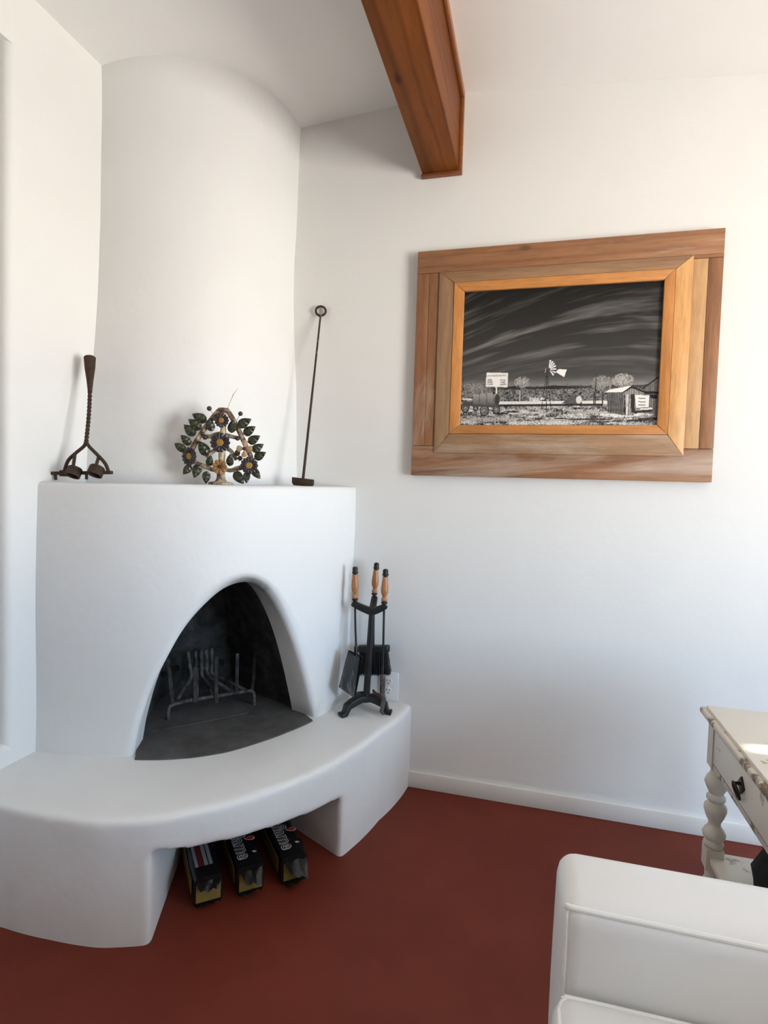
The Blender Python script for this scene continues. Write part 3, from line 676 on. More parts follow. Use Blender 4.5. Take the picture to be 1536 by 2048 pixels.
# sign board on a post
img = np.where(seg_mask((316, 760), (317, 812), 4.5), .8, img)
img = np.where(poly_mask([(249, 666), (396, 668), (392, 767), (244, 762)]), .70, img); img = np.where(poly_mask([(253, 670), (392, 672), (388, 762), (249, 758)]), .80 + .04 * n3, img)
# barrel wagon
for c, r0 in (((104, 905), 38), ((235, 925), 42), ((316, 918), 34), ((175, 910), 24)):
    x0_, y0_ = u_(*c); d = np.hypot((U - x0_) / .82, W - y0_); th_ = np.arctan2(W - y0_, U - x0_)
    img = np.where(d < r0, .10 + .22 * (n3 > .55), img); img = np.where((d < r0) & ((np.abs(d - r0 + 4) < 4) | (np.abs(((th_ * 10 / (2 * math.pi)) % 1) - .5) < .10)), .025, img); img = np.where(d < 6, .4, img)
img = np.where(poly_mask([(95, 862), (330, 880), (330, 905), (95, 895)]), .05 + .05 * n3, img)
img = np.where(poly_mask([(85, 842), (150, 845), (150, 855), (85, 852)]), .7, img)
bar_ = poly_mask([(158, 812), (320, 808), (326, 892), (160, 880)]); xb, yb = u_(240, 812)
img = np.where(bar_, np.clip(.30 - .0026 * (W - yb) + .12 * (n3 - .4), .03, .5), img)
for x_ in (200, 250, 298): img = np.where(seg_mask((x_, 810), (x_ + 2, 890), 2.2), .07, img)
img = np.where(ell_mask((322, 851), 19, 41), .06, img); img = np.where(ell_mask((324, 851), 14, 34), .035 + .03 * n3, img)
img = np.where(ell_mask((300, 806), 12, 7), .02, img)
# sheds at the right
plk = (np.abs(((U / 11.0) % 1) - .5) < .13)
img = np.where(poly_mask([(1312, 775), (1425, 694), (1425, 955), (1315, 940)]), np.where(plk, .03, .10 + .2 * n1), img)
img = np.where(poly_mask([(1308, 775), (1425, 690), (1425, 702), (1312, 782)]), .02, img); img = np.where(poly_mask([(1310, 795), (1425, 795), (1425, 812), (1312, 812)]), .02, img)
img = np.where(poly_mask([(1070, 805), (1185, 800), (1185, 958), (1075, 938)]), np.where(plk, .015, .07 + .16 * n2), img)
img = np.where(poly_mask([(1183, 800), (1242, 765), (1325, 800), (1318, 930), (1212, 962), (1183, 955)]), np.where(plk, .05, .16 + .38 * n1), img)
img = np.where(seg_mask((1208, 815), (1207, 958), 4), .7, img); img = np.where(seg_mask((1190, 820), (1192, 950), 4), .03, img)
img = np.where(poly_mask([(1232, 815), (1262, 812), (1262, 935), (1238, 940)]), .035, img)
img = np.where(poly_mask([(1262, 818), (1362, 822), (1356, 902), (1270, 905)]), .80, img)
for y_ in (838, 862, 884): img = np.where(poly_mask([(1285, y_), (1335, y_ + 1), (1335, y_ + 7), (1285, y_ + 6)]), .12, img)
img = np.where(poly_mask([(1368, 815), (1412, 818), (1410, 845), (1368, 842)]), .02, img)
img = np.where(poly_mask([(1255, 928), (1382, 920), (1382, 932), (1258, 945)]), .03, img); img = np.where(poly_mask([(1300, 910), (1380, 905), (1382, 917), (1302, 922)]), .68, img)
img = np.where(poly_mask([(1058, 802), (1090, 782), (1240, 755), (1245, 768), (1185, 800), (1150, 800)]), .78 + .1 * n3, img)
img = np.where(poly_mask([(1238, 757), (1335, 795), (1330, 806), (1240, 772), (1180, 806), (1180, 798)]), .025, img)
img = np.clip(img, 0.012, 0.9)
verts = np.stack([XX.ravel(), np.full(XX.size, PY), ZZ.ravel()], 1) - root_loc(pf)
idx = np.arange(NX * NZ).reshape(NZ, NX)
faces = np.stack([idx[:-1, :-1], idx[:-1, 1:], idx[1:, 1:], idx[1:, :-1]], -1).reshape(-1, 4)
me = bpy.data.meshes.new('photo_print'); me.vertices.add(len(verts)); me.vertices.foreach_set('co', verts.ravel())
me.loops.add(faces.size); me.loops.foreach_set('vertex_index', faces.ravel()); me.polygons.add(len(faces))
me.polygons.foreach_set('loop_start', np.arange(0, faces.size, 4)); me.update(calc_edges=True)
ca = me.color_attributes.new('Col', 'FLOAT_COLOR', 'POINT'); g_ = img.ravel()
ca.data.foreach_set('color', np.stack([g_ * 1.03, g_ * 0.985, g_ * 0.93, np.ones_like(g_)], 1).ravel())
me.materials.append(M['print']); o = bpy.data.objects.new('photo_print', me); col.objects.link(o); o.parent = pf
o['label'] = 'black and white print of a desert lot with windmill and shed'
def sign_text(txt, zx, zy, size, mat):
    x, z = Q(zx, zy); me = text_mesh(txt, size, 0, 0.0001); me.materials.clear(); me.materials.append(M[mat])
    place('sign_lettering', me, pf, basis((x, PY - 0.0006, z), (1, 0, 0.02), (0, 0, 1), (0, -1, 0)))
sign_text('PIONEER BOWL', 321, 688, 0.0098, 'ink_pale')
for i, (a, b) in enumerate((('BEER', 'POOL'), ('WINE', 'AND'), ('FOOD', 'GAMES'))):
    sign_text(a, 273, 717 + i * 15, 0.0080, 'ink'); sign_text(b, 362, 718 + i * 15, 0.0080, 'ink')

# ================================================================== WALL OUTLET
ol = thing('wall_outlet', 'white duplex wall outlet low on the wall behind the fire tools', 'outlet', (-0.547, D, 0.402))
oc_ = V(-0.547, D, 0.402)
part('faceplate', MB().box((oc_[0] - .041, D - .006, oc_[2] - .0575), (oc_[0] + .041, D - .0002, oc_[2] + .0575)), 'plastic', ol, bevel=0.003)
for dz in (-.0195, .0195):
    c = oc_ + V(0, -.006, dz); rc = part('receptacle', MB().lathe([(.0165, 0), (.0165, .0012), (.0155, .0018)], c, (0, -1, 0), 24), 'plastic', ol)
    for dx, hh in ((-.0065, .0045), (.0065, .0038)): part('slot', MB().box((c[0] + dx - .001, D - .0084, c[2] + .004 - hh), (c[0] + dx + .001, D - .0074, c[2] + .004 + hh)), 'slot', rc)
    part('ground_hole', MB().lathe([(.0024, .0016), (.0024, .0026)], c + V(0, 0, -.008), (0, -1, 0), 10), 'slot', rc)

# ================================================================== FIRE TOOLS ON THE BENCH
TS = 1.0 / 5.69
def tl(zx, zy, Y): return at(640 + zx * TS, 1100 + zy * TS, Y)
Yc = 2.095
ts = thing('fire_tool_stand', 'black iron three-legged stand for the fireplace tools on the bench', 'tool stand', (-0.605, Yc, BENCH_Z))
pb = tl(525, 1690, Yc); ptop = tl(592, 690, Yc)
part('post', MB().tube([pb + V(0, 0, -.01), pb * .5 + ptop * .5, ptop], [.0135, .0125, .0115], 14), 'black_iron', ts)
feet = [atZ(640 + 225 * TS, 1100 + 1900 * TS, BENCH_Z), atZ(640 + 815 * TS, 1100 + 1868 * TS, BENCH_Z), V(-0.672, 2.19, BENCH_Z)]
hub = V(pb[0], pb[1], 0)
for ft in feet:
    d = ft - hub; d[2] = 0; L = np.linalg.norm(d); d /= L; zb = BENCH_Z
    arc_ = [hub + V(0, 0, zb + .052)] + [hub + d * L * q + V(0, 0, zb + .052 * math.cos(q * 1.5) ** .8 + .006) for q in (.2, .4, .58, .72)] + [hub + d * L * .82 + V(0, 0, zb + .008), hub + d * L * 1.0 + V(0, 0, zb + .007)]
    part('foot', MB().bar(arc_, [.036, .036, .035, .034, .033, .034, .038], [.026, .026, .026, .025, .023, .016, .014]), 'black_iron', ts, bevel=.003)
part('hub', MB().lathe([(.020, 0), (.022, .008), (.018, .016), (.014, .022)], hub + V(0, 0, BENCH_Z + .048), (0, 0, 1), 16), 'black_iron', ts)
tipA, tipB, tipC = tl(372, 605, Yc + .005), tl(755, 635, Yc + .01), tl(622, 545, Yc + .075)
for tip, sg in ((tipA, 1), (tipB, 1), (tipC, 1)):
    m1 = ptop * .55 + tip * .45 - V(0, 0, .004)
    part('hanger_arm', MB().bar(smooth_path([ptop + V(0, 0, -.004), m1, tip * .85 + ptop * .15 + V(0, 0, -.001), tip + V(0, 0, .002)], 3), .024, [.028 - .001 * i for i in range(10)]), 'black_iron', ts, bevel=.003)
def handle_set(root, ptop_px, pw0, pw1, pcol, Y, wmax):
    a = tl(*ptop_px, Y); w0 = tl(*pw0, Y); w1 = tl(*pw1, Y); c1 = tl(*pcol, Y); ax = _n(a - w1); Lw = np.linalg.norm(w0 - w1); k = wmax
    part('wooden_handle', MB().lathe([(k * .62, 0), (k * .80, .03 * Lw), (k * .84, .10 * Lw), (k * .55, .17 * Lw), (k * .62, .21 * Lw), (k * .95, .36 * Lw), (k * 1.0, .46 * Lw), (k * .92, .66 * Lw), (k * .74, .88 * Lw), (k * .68, Lw)], w1, ax, 18), 'handle', root, 'turned oak handle')
    Lf = np.linalg.norm(a - w0)
    part('finial', MB().lathe([(k * .60, 0), (k * .62, .12 * Lf), (k * .88, .2 * Lf), (k * .88, .3 * Lf), (k * .72, .36 * Lf), (k * .72, .8 * Lf), (k * .55, .94 * Lf), (k * .2, Lf)], w0, ax, 16), 'black_iron', root)
    Lc = np.linalg.norm(w1 - c1); part('collar', MB().lathe([(k * .4, 0), (k * .5, Lc * .4), (k * .8, Lc * .55), (k * .8, Lc * .85), (k * .62, Lc)], c1, ax, 16), 'black_iron', root)
    return c1
Ya = Yc + .005
sv = thing('fire_shovel', 'black ash shovel with turned oak handle hanging on the left of the stand', 'shovel', tuple(tl(400, 1100, Ya)), 'hanging fireplace tools')
c1 = handle_set(sv, (397, 188), (400, 278), (400, 548), (398, 600), Ya, .0145)
part('rod', MB().tube([c1, tl(403, 900, Ya - .01), tl(410, 1110, Ya - .016)], .0042, 8), 'black_iron', sv)
part('socket', MB().tube([tl(408, 1095, Ya - .016), tl(410, 1200, Ya - .022)], [.007, .0085], 10), 'black_iron', sv)
q = [tl(322, 1142, Ya - .035), tl(472, 1215, Ya - .010), tl(395, 1690, Ya - .045), tl(215, 1560, Ya - .085)]
nrm = _n(np.cross(q[1] - q[0], q[3] - q[0])); nrm = nrm if nrm[1] < 0 else -nrm
mb = MB(); mb.hexa(q + [p - nrm * .002 for p in q]); 
for a, b in ((1, 2), (0, 3)):
    mb.hexa([q[a], q[b], q[b] + nrm * .005, q[a] + nrm * .018] + [p + (q[1] - q[0]) * (.012 if a == 1 else -.012) for p in (q[a], q[b], q[b] + nrm * .005, q[a] + nrm * .018)])
mb.hexa([q[0], q[1], q[1] + nrm * .018, q[0] + nrm * .018] + [p + (q[0] - q[3]) * .008 for p in (q[0], q[1], q[1] + nrm * .018, q[0] + nrm * .018)])
part('blade', mb, 'shovel', sv, smooth=False)
Yb = Yc + .075
br = thing('hearth_brush', 'black hearth brush with oak handle hanging behind the tool stand', 'brush', tuple(tl(612, 1085, Yb)), 'hanging fireplace tools')
c1 = handle_set(br, (641, 142), (640, 228), (622, 488), (617, 530), Yb, .0145)
part('rod', MB().tube([c1, tl(612, 800, Yb), tl(608, 1090, Yb)], .0042, 8), 'black_iron', br)
hc0, hc1 = tl(432, 1122, Yb), tl(795, 1122, Yb); hm = (hc0 + hc1) / 2; hw = np.linalg.norm(hc1 - hc0) / 2; hx = _n(hc1 - hc0)
poly = []
for a in np.linspace(-math.pi / 2, math.pi / 2, 7): poly.append((hw - .016 + .016 * math.cos(a), .016 * math.sin(a)))
for a in np.linspace(math.pi / 2, 3 * math.pi / 2, 7): poly.append((-hw + .016 + .016 * math.cos(a), .016 * math.sin(a)))
hy = np.cross(V(0, 0, 1), hx); n = len(poly); hz0 = hm[2]
mb = MB(); vs = [V(hm[0], hm[1], hz0 + dz) + hx * x + hy * y for dz in (-.013, .013) for x, y in poly]
mb.add(vs, [tuple(range(n)), tuple(range(2 * n - 1, n - 1, -1))] + [(i, (i + 1) % n, (i + 1) % n + n, i + n) for i in range(n)], True)
part('brush_head', mb, 'black_iron', br, bevel=.003)
mb = MB(); rs = np.random.RandomState(2); zbot = tl(610, 1415, Yb)[2]
for i in range(620):
    x = rs.uniform(-1, 1); y = rs.uniform(-1, 1); p0 = V(hm[0], hm[1], hz0 - .010) + hx * x * (hw - .010) + hy * y * .011
    p1 = V(hm[0], hm[1], zbot + rs.uniform(-.004, .012)) + hx * (x * (hw + .004) + rs.uniform(-.004, .004)) + hy * (y * .018 + rs.uniform(-.003, .003))
    mb.tube([p0, (p0 + p1) / 2 + hx * rs.uniform(-.002, .002), p1], .0011, 3)
o = part('bristles', mb, 'bristle', br, 'dense black bristles', smooth=False); o['kind'] = 'stuff'
Yp = Yc + .012
pk = thing('fire_poker', 'black fire poker with curved hook and oak handle on the right of the stand', 'poker', tuple(tl(725, 1200, Yp)), 'hanging fireplace tools')
c1 = handle_set(pk, (746, 214), (744, 305), (732, 582), (729, 640), Yp, .0150)
part('rod', MB().tube([c1, tl(722, 1000, Yp - .008), tl(714, 1430, Yp - .02)], .0044, 8), 'black_iron', pk)
part('shank', MB().tube([tl(714, 1415, Yp - .02), tl(712, 1440, Yp - .02), tl(708, 1640, Yp - .024), tl(722, 1700, Yp - .026), tl(712, 1780, Yp - .03), tl(700, 1840, Yp - .036), tl(722, 1872, Yp - .045)], [.0060, .0105, .0105, .0100, .0085, .0075, .004], 10), 'grate', pk)
part('hook', MB().tube(smooth_path([tl(706, 1660, Yp - .024), tl(660, 1650, Yp - .024), tl(622, 1625, Yp - .024), tl(602, 1588, Yp - .024)], 4), [.0075] * 5 + [.0068] * 4 + [.006, .005, .0045, .003], 10), 'iron', pk)

# ================================================================== IRONS ON THE MANTEL
K7 = 1 / 7.06
def lb(zx, zy):
    px, py = 80 + zx * K7, 690 + zy * K7; k = np.clip((1780 - zy) / 1600, 0, 1); return at(px, py, 1.497 + .085 * k)
bi = thing('twisted_branding_iron', 'short rusty branding iron with twisted shaft and two ring feet in the corner', 'branding iron', tuple(lb(520, 1890)))
sc7 = K7 * 1.60e-3
top_, b1_, b2_ = lb(703, 172), lb(705, 500), lb(706, 660)
part('socket_handle', MB().tube([top_, top_ * .97 + b1_ * .03, top_ * .55 + b1_ * .45, b1_, b2_], [r * sc7 for r in (72, 82, 72, 46, 29)], 18), 'iron', bi)
tw = [lb(705 - 55 * t ** 1.6, 655 + 740 * t) for t in np.linspace(0, 1, 60)]
mb = MB()
for ph in (0, math.pi):
    fr = frames(tw); mb.tube([p + .0030 * (math.cos(ph + i * .75) * N + math.sin(ph + i * .75) * B) for i, (p, (T, N, B)) in enumerate(zip(tw, fr))], .0040, 7)
part('twisted_shaft', mb, 'iron', bi)
for pts in ([(648, 1370), (620, 1430), (500, 1530), (400, 1630), (345, 1775)], [(655, 1370), (700, 1440), (825, 1565), (925, 1680), (968, 1785)]):
    part('fork_arm', MB().tube(smooth_path([lb(*p) for p in pts], 5), .0055, 9), 'iron', bi)
for a, b in (((492, 1555), (505, 1760)), ((825, 1590), (822, 1740))): part('strut', MB().tube([lb(*a), lb(*b) + V(.0, -.012, 0)], .0052, 8), 'iron', bi)
part('foot_bar', MB().bar([lb(165, 1812), lb(1015, 1800)], .013, .011), 'iron', bi, bevel=.002)
for a, b in (((215, 1820), (225, 1905)), ((657, 1830), (657, 1898))): part('peg', MB().tube([lb(*a), lb(*b)], .0045, 8), 'iron', bi)
for c, rr_ in (((505, 1800), 100), ((815, 1785), 103)):
    o_ = lb(*c) + V(.003, -.018, -.012); r = rr_ * sc7
    part('ring_foot', MB().lathe([(r * .80, 0), (r, 0), (r, .026), (r * .86, .030), (.001, .030), (.001, .026), (r * .80, .024), (r * .80, .0005)], o_, _n(V(.06, .50, 1)), 22, False), 'iron', bi, sharp=50)
part('block', MB().obox(lb(345, 1812), RIGHT * .013, FACE * .008, V(0, 0, .010)), 'iron', bi, bevel=.002)

def rd(zx, zy, Y): return at(560 + zx / 4.995, 590 + zy / 4.995, Y)
ri = thing('ring_top_iron', 'long thin rusty iron with ring top leaning on the wall right of chimney', 'branding iron', tuple(rd(232, 1870, 1.985)))
def ry(zy): return 1.985 + (2.208 - 1.985) * (1830 - zy) / 1670
pts = [rd(404 - 175 * t, 215 + 1635 * t, ry(215 + 1635 * t)) for t in np.linspace(0, 1, 9)]
part('rod', MB().tube(pts, np.linspace(.0036, .0054, 9), 9), 'iron_chipped', ri)
cx_, cy_, rr_ = 407, 160, 50
ring = [rd(cx_ + rr_ * math.sin(a), cy_ - rr_ * math.cos(a) * .92, 2.210) for a in np.linspace(-2.75, 2.95, 30)]
part('ring', MB().tube([pts[0]] + ring, .0046, 9), 'iron', ri)
h0, h1 = rd(125, 1825, 1.985), rd(336, 1845, 1.985); hd = _n(h1 - h0); hm = (h0 + h1) / 2; L = np.linalg.norm(h1 - h0) / 2
part('foot_plate', MB().obox(hm + V(0, 0, -.0), hd * L, V(.05, .016, 0), V(0, 0, .0095)), 'iron', ri, bevel=.002) if False else None
zm = mantle_z(-25) + .0005
sec = [(-L, .010), (-L, .030), (L, .028), (L, .010), (L * .86, .0), (-L * .84, .0)]
mb = MB(); bk = np.cross(V(0, 0, 1), hd); n = len(sec)
mb.add([V(hm[0], hm[1], zm + z) + hd * x + bk * y for y in (-.007, .007) for x, z in sec], [tuple(range(n)), tuple(range(2 * n - 1, n - 1, -1))] + [(i, (i + 1) % n, (i + 1) % n + n, i + n) for i in range(n)], True)
part('foot_plate', mb, 'iron', ri, bevel=.0015)

# ================================================================== CLAY CANDLEHOLDER
OY = 1.70; oz = mantle_z(-48) + .0005; k1 = 1.681e-3 / 6.678
ob_ = at(330 + 745 / 6.678, 964, OY); OB = V(ob_[0], ob_[1], oz)
def oc3(zx, zy, f=0.0):
    dz = (1368 - zy) * k1; return OB + RIGHT * ((zx - 745) * k1 - .031 * dz) + V(0, 0, dz) + FACE * f
ch = thing('tree_of_life_candleholder', 'painted clay tree-of-life candleholder with dark leaves and flowers on the mantel', 'candleholder', tuple(OB))
part('base', MB().lathe([(.040, 0), (.041, .004), (.037, .008), (.020, .011), (.015, .018), (.0135, .030), (.013, .045)], OB, (0, 0, 1), 26), 'clay', ch)
part('stem', MB().tube([oc3(757, 1200), oc3(760, 1050), oc3(770, 900), oc3(785, 700), oc3(790, 560)], [.013, .011, .011, .010, .009], 12), 'cream', ch)
part('arch_branch', MB().tube(smooth_path([oc3(560, 1140), oc3(430, 1090), oc3(350, 980), oc3(400, 850), oc3(500, 690), oc3(620, 520), oc3(735, 385)], 5), .0085, 10), 'clay', ch)
part('arch_branch', MB().tube(smooth_path([oc3(950, 1150), oc3(1080, 1110), oc3(1150, 1000), oc3(1080, 830), oc3(1000, 650), oc3(920, 500), oc3(850, 385)], 5), .0085, 10), 'clay', ch)
part('candle_cup', MB().lathe([(.010, 0), (.017, .006), (.0185, .016), (.0165, .017), (.012, .012), (.001, .011)], oc3(792, 420), (0, 0, 1), 18), 'clay', ch)
for p in ([(760, 1150), (650, 1175), (540, 1130)], [(760, 1150), (880, 1175), (960, 1140)], [(770, 870), (660, 920), (560, 1010)], [(780, 870), (880, 910), (960, 1030)], [(785, 680), (690, 700), (600, 735), (555, 720)], [(785, 690), (880, 720), (980, 740)]):
    part('twig', MB().tube(smooth_path([oc3(*q) for q in p], 4), .0068, 9), 'clay', ch)
part('spike', MB().tube([oc3(845, 365), oc3(895, 245), oc3(930, 165), oc3(987, 88)], [.0011, .0012, .0014, .0004], 6), 'cream', ch)
# leaf: teardrop with a raised midrib and side veins
mb = MB(); P = []
for i in range(17):
    t = i / 16; wd = 0.36 * (math.sin(math.pi * min(1, t ** .72)) ** .8) * (1 - .12 * t) + .004; row = []
    for j in range(9):
        s_ = j / 4 - 1; rib = .06 * (1 - abs(s_)) ** 2 + .05 * math.cos(i * 1.57 - abs(s_) * 3.0) * (abs(s_) > .1) * (abs(s_) < .95) - .08 * s_ * s_
        row.append(V(t, s_ * wd, rib + .05 * math.sin(math.pi * t)))
    P.append(row)
mb.grid(P); mb.grid([[p - V(0, 0, .07) for p in r] for r in P])
bd = [P[i][0] for i in range(17)] + [P[16][j] for j in range(1, 9)] + [P[i][8] for i in range(15, -1, -1)] + [P[0][j] for j in range(7, -1, -1)]
mb.grid([bd, [p - V(0, 0, .07) for p in bd]])
leaf_me = mb.mesh('leaf', weld=.0005, sharp=60); leaf_me.materials.append(M['leaf'])
LEAVES = [(575, 535, 392, 445), (505, 645, 350, 515), (430, 725, 282, 587), (365, 850, 245, 728), (295, 930, 152, 838), (650, 670, 630, 500), (590, 985, 478, 798), (600, 1130, 640, 985), (370, 1125, 260, 1250), (470, 1110, 412, 1290), (575, 1195, 562, 1362),
          (995, 590, 1172, 490), (1065, 695, 1222, 585), (1125, 805, 1285, 708), (1180, 915, 1330, 812), (1205, 1010, 1360, 922), (1185, 1150, 1282, 1276), (1110, 1185, 1100, 1338), (935, 1190, 1058, 1348), (880, 1120, 890, 960), (905, 680, 930, 500), (965, 985, 1010, 880)]
for i, (x0_, y0_, x1_, y1_) in enumerate(LEAVES):
    a, b = oc3(x0_, y0_, .010 + .003 * (i % 3)), oc3(x1_, y1_, .014 + .004 * (i % 2)); L = np.linalg.norm(b - a); x = (b - a) / L
    z = FACE + RIGHT * (.25 if x0_ < 700 else -.1); z = _n(z - z.dot(x) * x); y = np.cross(z, x)
    place('leaf', leaf_me, ch, basis(a, x * L, y * L * .92, z * L * .8))
def flower_mesh(n, wfac, cup, inner=.25, disc=.72):
    mb = MB()
    for k in range(n):
        a = 2 * math.pi * k / n; P = []; w = math.pi / n * wfac; ca, sa = math.cos(a), math.sin(a)
        for i in range(7):
            t = i / 6; q = inner + (1 - inner) * t; row = []
            hw = math.tan(w) * min(q, .80) * (1.0 if t < .62 else math.sqrt(max(0.02, 1 - ((t - .62) / .40) ** 2)))
            for j in range(5):
                s_ = j / 2 - 1; x_, y_ = q, s_ * hw
                row.append(V(x_ * ca - y_ * sa, x_ * sa + y_ * ca, .16 * (1 - s_ * s_) * math.sin(math.pi * min(1, t * .85 + .1)) + cup * t * t + .02 * (k % 2)))
            P.append(row)
        mb.grid(P); mb.grid([[p - V(0, 0, .08) for p in r] for r in P])
    mb.lathe([(disc, -.02), (disc * .9, -.12), (.25, -.15)], (0, 0, 0), (0, 0, 1), 20)
    return mb
fm = flower_mesh(14, 1.18, .05).mesh('flower', sharp=75); fm.materials.append(M['petal'])
cm = MB().lathe([(.40, .02), (.36, .09), (.22, .13), (.16, .10), (.12, .16), (.01, .19)], (0, 0, 0), (0, 0, 1), 16).mesh('flower_centre'); cm.materials.append(M['yolk'])
fo = flower_mesh(9, 1.0, .12).mesh('small_flower', sharp=75); fo.materials.append(M['orange'])
fb5 = flower_mesh(4, .62, .10, .05, .2).mesh('pale_flower', sharp=75); fb5.materials.append(M['tan'])
cb = MB().sphere((0, 0, .08), .22).mesh('bead_centre'); cb.materials.append(M['bead'])
for (x_, y_, r_px, fwd, tlt, me_, ce, nm) in ((790, 522, 98, .020, .0, fm, cm, 'flower'), (772, 815, 132, .024, .0, fm, cm, 'flower'), (360, 1008, 122, .022, .45, fm, cm, 'flower'), (1150, 1102, 116, .022, -.15, fm, cm, 'flower'), (760, 1132, 100, .022, 0, fo, cb, 'small_flower'), (1092, 885, 112, .022, .2, fb5, cb, 'pale_flower')):
    c = oc3(x_, y_, fwd); r = r_px * k1; z = _n(FACE - RIGHT * tlt); x = _n(RIGHT - RIGHT.dot(z) * z); y = np.cross(z, x)
    o = place(nm, me_, ch, basis(c, x * r, y * r, z * r)); cc_ = place('flower_centre', ce, ch, basis(c, x * r, y * r, z * r))
    cc_.parent = o; cc_.matrix_local = Matrix.Identity(4)
for x_, y_, r_px, wx, wy in ((615, 367, 33, 665, 445), (1027, 423, 31, 965, 515), (555, 745, 36, 560, 720), (985, 748, 32, 960, 735), (1015, 1010, 34, 990, 1060), (520, 700, 28, 545, 690)):
    c = oc3(x_, y_, .008); b_ = part('bead', MB().sphere(c, r_px * k1), 'bead', ch); part('wire', MB().tube([c, oc3(wx, wy)], .0008, 5), 'bead', b_)

# ================================================================== SIDE TABLE
tb = thing('side_table', 'chipped white painted side table with turned legs and drawer beyond the armchair', 'table', (0.75, 1.46, 0))
TX0, TX1, TY0, TY1, TZ = 0.479, 1.02, 1.14, 1.780, 0.62
part('table_top', MB().box((TX0 + .014, TY0 + .014, TZ - .012), (TX1 - .014, TY1 - .014, TZ + .004)), 'table', tb, bevel=.003)
part('top_moulding', MB().box((TX0, TY0, TZ - .022), (TX1, TY1, TZ - .004)), 'table_edge', tb, bevel=.007, bseg=3)
lx, ly = (TX0 + .042, TX1 - .042), (TY0 + .045, TY1 - .045); AZ = 0.465
part('apron', MB().box((lx[0] - .018, ly[0], AZ), (lx[0] - .002, ly[1], TZ - .022)), 'table_edge', tb, bevel=.0015)
part('apron', MB().box((lx[1], ly[0], AZ), (lx[1] + .016, ly[1], TZ - .022)), 'table', tb, bevel=.0015)
for y in (ly[0] - .010, ly[1] - .006): part('apron', MB().box((lx[0], y, AZ), (lx[1], y + .016, TZ - .022)), 'table', tb, bevel=.0015)
part('drawer_gap', MB().box((lx[0] - .0184, ly[0] + .024, AZ + .016), (lx[0] - .017, ly[1] - .024, TZ - .034)), 'gap', tb)
dr = part('drawer_front', MB().box((lx[0] - .0200, ly[0] + .0275, AZ + .0195), (lx[0] - .017, ly[1] - .0275, TZ - .0385)), 'table', tb, bevel=.0008)
dc = V(lx[0] - .020, 1.490, 0.527)
part('backplate', MB().obox(dc + V(-.002, 0, .006), V(.002, 0, 0), V(0, .011, .011), V(0, -.011, .011)), 'bronze', dr, bevel=.001)
part('ring_pull', MB().tube([dc + V(-.012 - .006 * math.sin(a), .016 * math.cos(a), -.008 + .019 * math.sin(a)) for a in np.linspace(0, 2 * math.pi, 25)], .0032, 8), 'bronze', dr)
part('pull_post', MB().tube([dc + V(0, 0, .010), dc + V(-.014, 0, .010)], .004, 8), 'bronze', dr)
SHZ = 0.215
legp = [(.017, SHZ + .020), (.023, SHZ + .024), (.026, SHZ + .034), (.021, SHZ + .044), (.028, SHZ + .052), (.030, SHZ + .062), (.024, SHZ + .074), (.017, SHZ + .082), (.015, SHZ + .092), (.024, SHZ + .112), (.029, SHZ + .128), (.028, SHZ + .140), (.018, SHZ + .152), (.024, SHZ + .158), (.024, SHZ + .166), (.017, SHZ + .174), (.025, SHZ + .190), (.031, SHZ + .205), (.026, SHZ + .220), (.018, SHZ + .232), (.016, AZ + .002)]
footp = [(.014, 0), (.020, .008), (.022, .02), (.016, .035), (.020, .05), (.028, .075), (.030, .095), (.026, .12), (.018, .135), (.022, .142), (.018, .15), (.019, SHZ - .035)]
for x in lx:
    for y in ly:
        mb = MB().lathe(footp, (x, y, 0), (0, 0, 1), 20).box((x - .022, y - .022, SHZ - .036), (x + .022, y + .022, SHZ + .022)).lathe(legp, (x, y, 0), (0, 0, 1), 20).box((x - .022, y - .022, AZ), (x + .022, y + .022, TZ - .022))
        part('leg', mb, 'table_leg', tb, sharp=50)
part('shelf', MB().box((lx[0] - .012, ly[0] - .012, SHZ - .018), (lx[1] + .012, ly[1] + .012, SHZ)), 'table', tb, bevel=.002)
mb = MB(); P = []
for i, (z, k) in enumerate(((0, .9), (.012, 1.0), (.05, 1.02), (.10, .80), (.14, .52), (.165, .40), (.18, .36), (.185, .05))):
    P.append([V(0.70 + .118 * k * math.copysign(abs(math.cos(a)) ** .7, math.cos(a)) + .006 * math.sin(5 * a + i), 1.60 + .085 * k * math.copysign(abs(math.sin(a)) ** .7, math.sin(a)), SHZ + z) for a in np.linspace(0, 2 * math.pi, 25)])
solo('black_bag', MB().grid(P), 'black_cloth', 'black soft bag on the lower shelf of the white side table', 'bag', (0.70, 1.60, SHZ), weld=.0005)

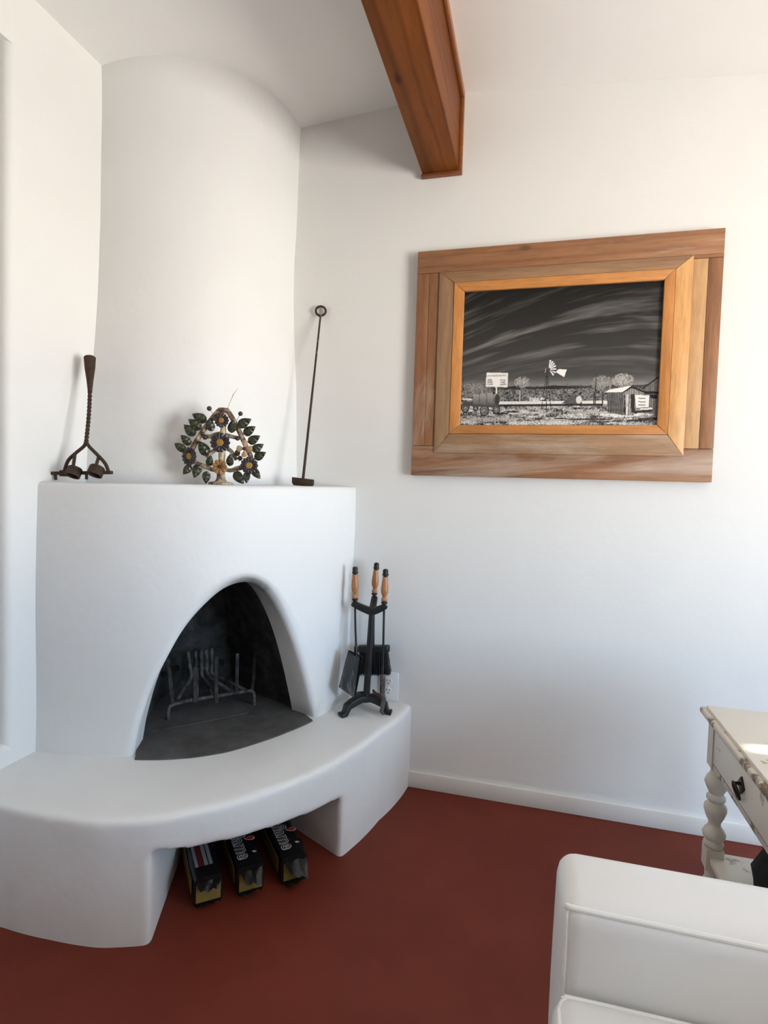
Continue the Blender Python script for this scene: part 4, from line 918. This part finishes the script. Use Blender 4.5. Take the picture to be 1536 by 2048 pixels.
# ================================================================== ARMCHAIR
ac = thing('armchair', 'white upholstered armchair with piped seams in the foreground corner', 'armchair', (0.5, 0.55, 0))
def cushion(lo, hi, r=.03, crown=.008, seg=4):
    mb = MB(); lo, hi = np.array(lo), np.array(hi); nx = 9; c = (lo + hi) / 2; h = (hi - lo) / 2; n = 15
    def pt(a, b, d):
        q = V(a, b, d); p = q * h; inner = h - r; e = np.clip(p, -inner, inner); v = p - e; L = np.linalg.norm(v)
        if L > 1e-9: p = e + v / L * r
        k = crown * (1 - a * a) * (1 - b * b) if abs(d) > .999 else (crown * (1 - a * a) * (1 - d * d) if abs(b) > .999 else crown * (1 - b * b) * (1 - d * d))
        ax = 2 if abs(d) > .999 else (1 if abs(b) > .999 else 0); p[ax] += math.copysign(k, q[ax]); return c + p
    def lin(k):  # dense near the rounded edges
        e = max(0.02, 1 - r / h[k]); return np.concatenate([[-1, -1 + (1 - e) * .15, -1 + (1 - e) * .35, -1 + (1 - e) * .6], np.linspace(-e, e, 9), [1 - (1 - e) * .6, 1 - (1 - e) * .35, 1 - (1 - e) * .15, 1]])
    for s_ in (-1, 1):
        mb.grid([[pt(a, b, s_) for b in lin(1)] for a in lin(0)]); mb.grid([[pt(a, s_, d) for d in lin(2)] for a in lin(0)]); mb.grid([[pt(s_, b, d) for d in lin(2)] for b in lin(1)])
    return mb
AX0, AX1 = .062, 1.02
part('arm', cushion((AX0, .852, .09), (AX1, 1.003, .607), .030, .006), 'chair', ac, weld=.0008, sharp=80)
part('arm', cushion((AX0, .05, .09), (AX1, .20, .607), .030, .006), 'chair', ac, weld=.0008, sharp=80)
part('backrest', cushion((.86, .20, .09), (1.06, .852, .80), .04, .01), 'chair', ac, weld=.0008, sharp=80)
part('seat_base', cushion((AX0 + .01, .20, .09), (.88, .852, .30), .02, .0), 'chair', ac, weld=.0008, sharp=80)
part('seat_cushion', cushion((AX0 - .008, .203, .30), (.86, .849, .487), .030, .016), 'chair', ac, weld=.0008, sharp=80)
cz = .4782
part('piping', MB().tube(smooth_path([V(.84, .8405, cz + .001), V(.45, .8405, cz + .003), V(AX0 + .043, .8405, cz), V(AX0 + .012, .836, cz - .001), V(AX0 + .0015, .818, cz - .001), V(AX0 + .0005, .78, cz), V(AX0 + .0005, .50, cz + .003), V(AX0 + .0005, .22, cz)], 6), .0042, 8), 'piping', ac)
for yy, s_ in ((.852, 1), (.20, -1)):
    e = .0086
    part('piping', MB().tube(smooth_path([V(AX0 + e, yy + s_ * e, .10), V(AX0 + e, yy + s_ * e, .40), V(AX0 + e, yy + s_ * e, .56), V(AX0 + .0125, yy + s_ * .0125, .5945), V(AX0 + .05, yy + s_ * e, .5985), V(.50, yy + s_ * e, .5985), V(1.0, yy + s_ * e, .5985)], 6), .0040, 8), 'piping', ac)
for x in (.12, .96):
    for y in (.11, .94): part('foot', MB().lathe([(.016, 0), (.024, .09)], (x, y, 0), (0, 0, 1), 14), 'gap', ac)
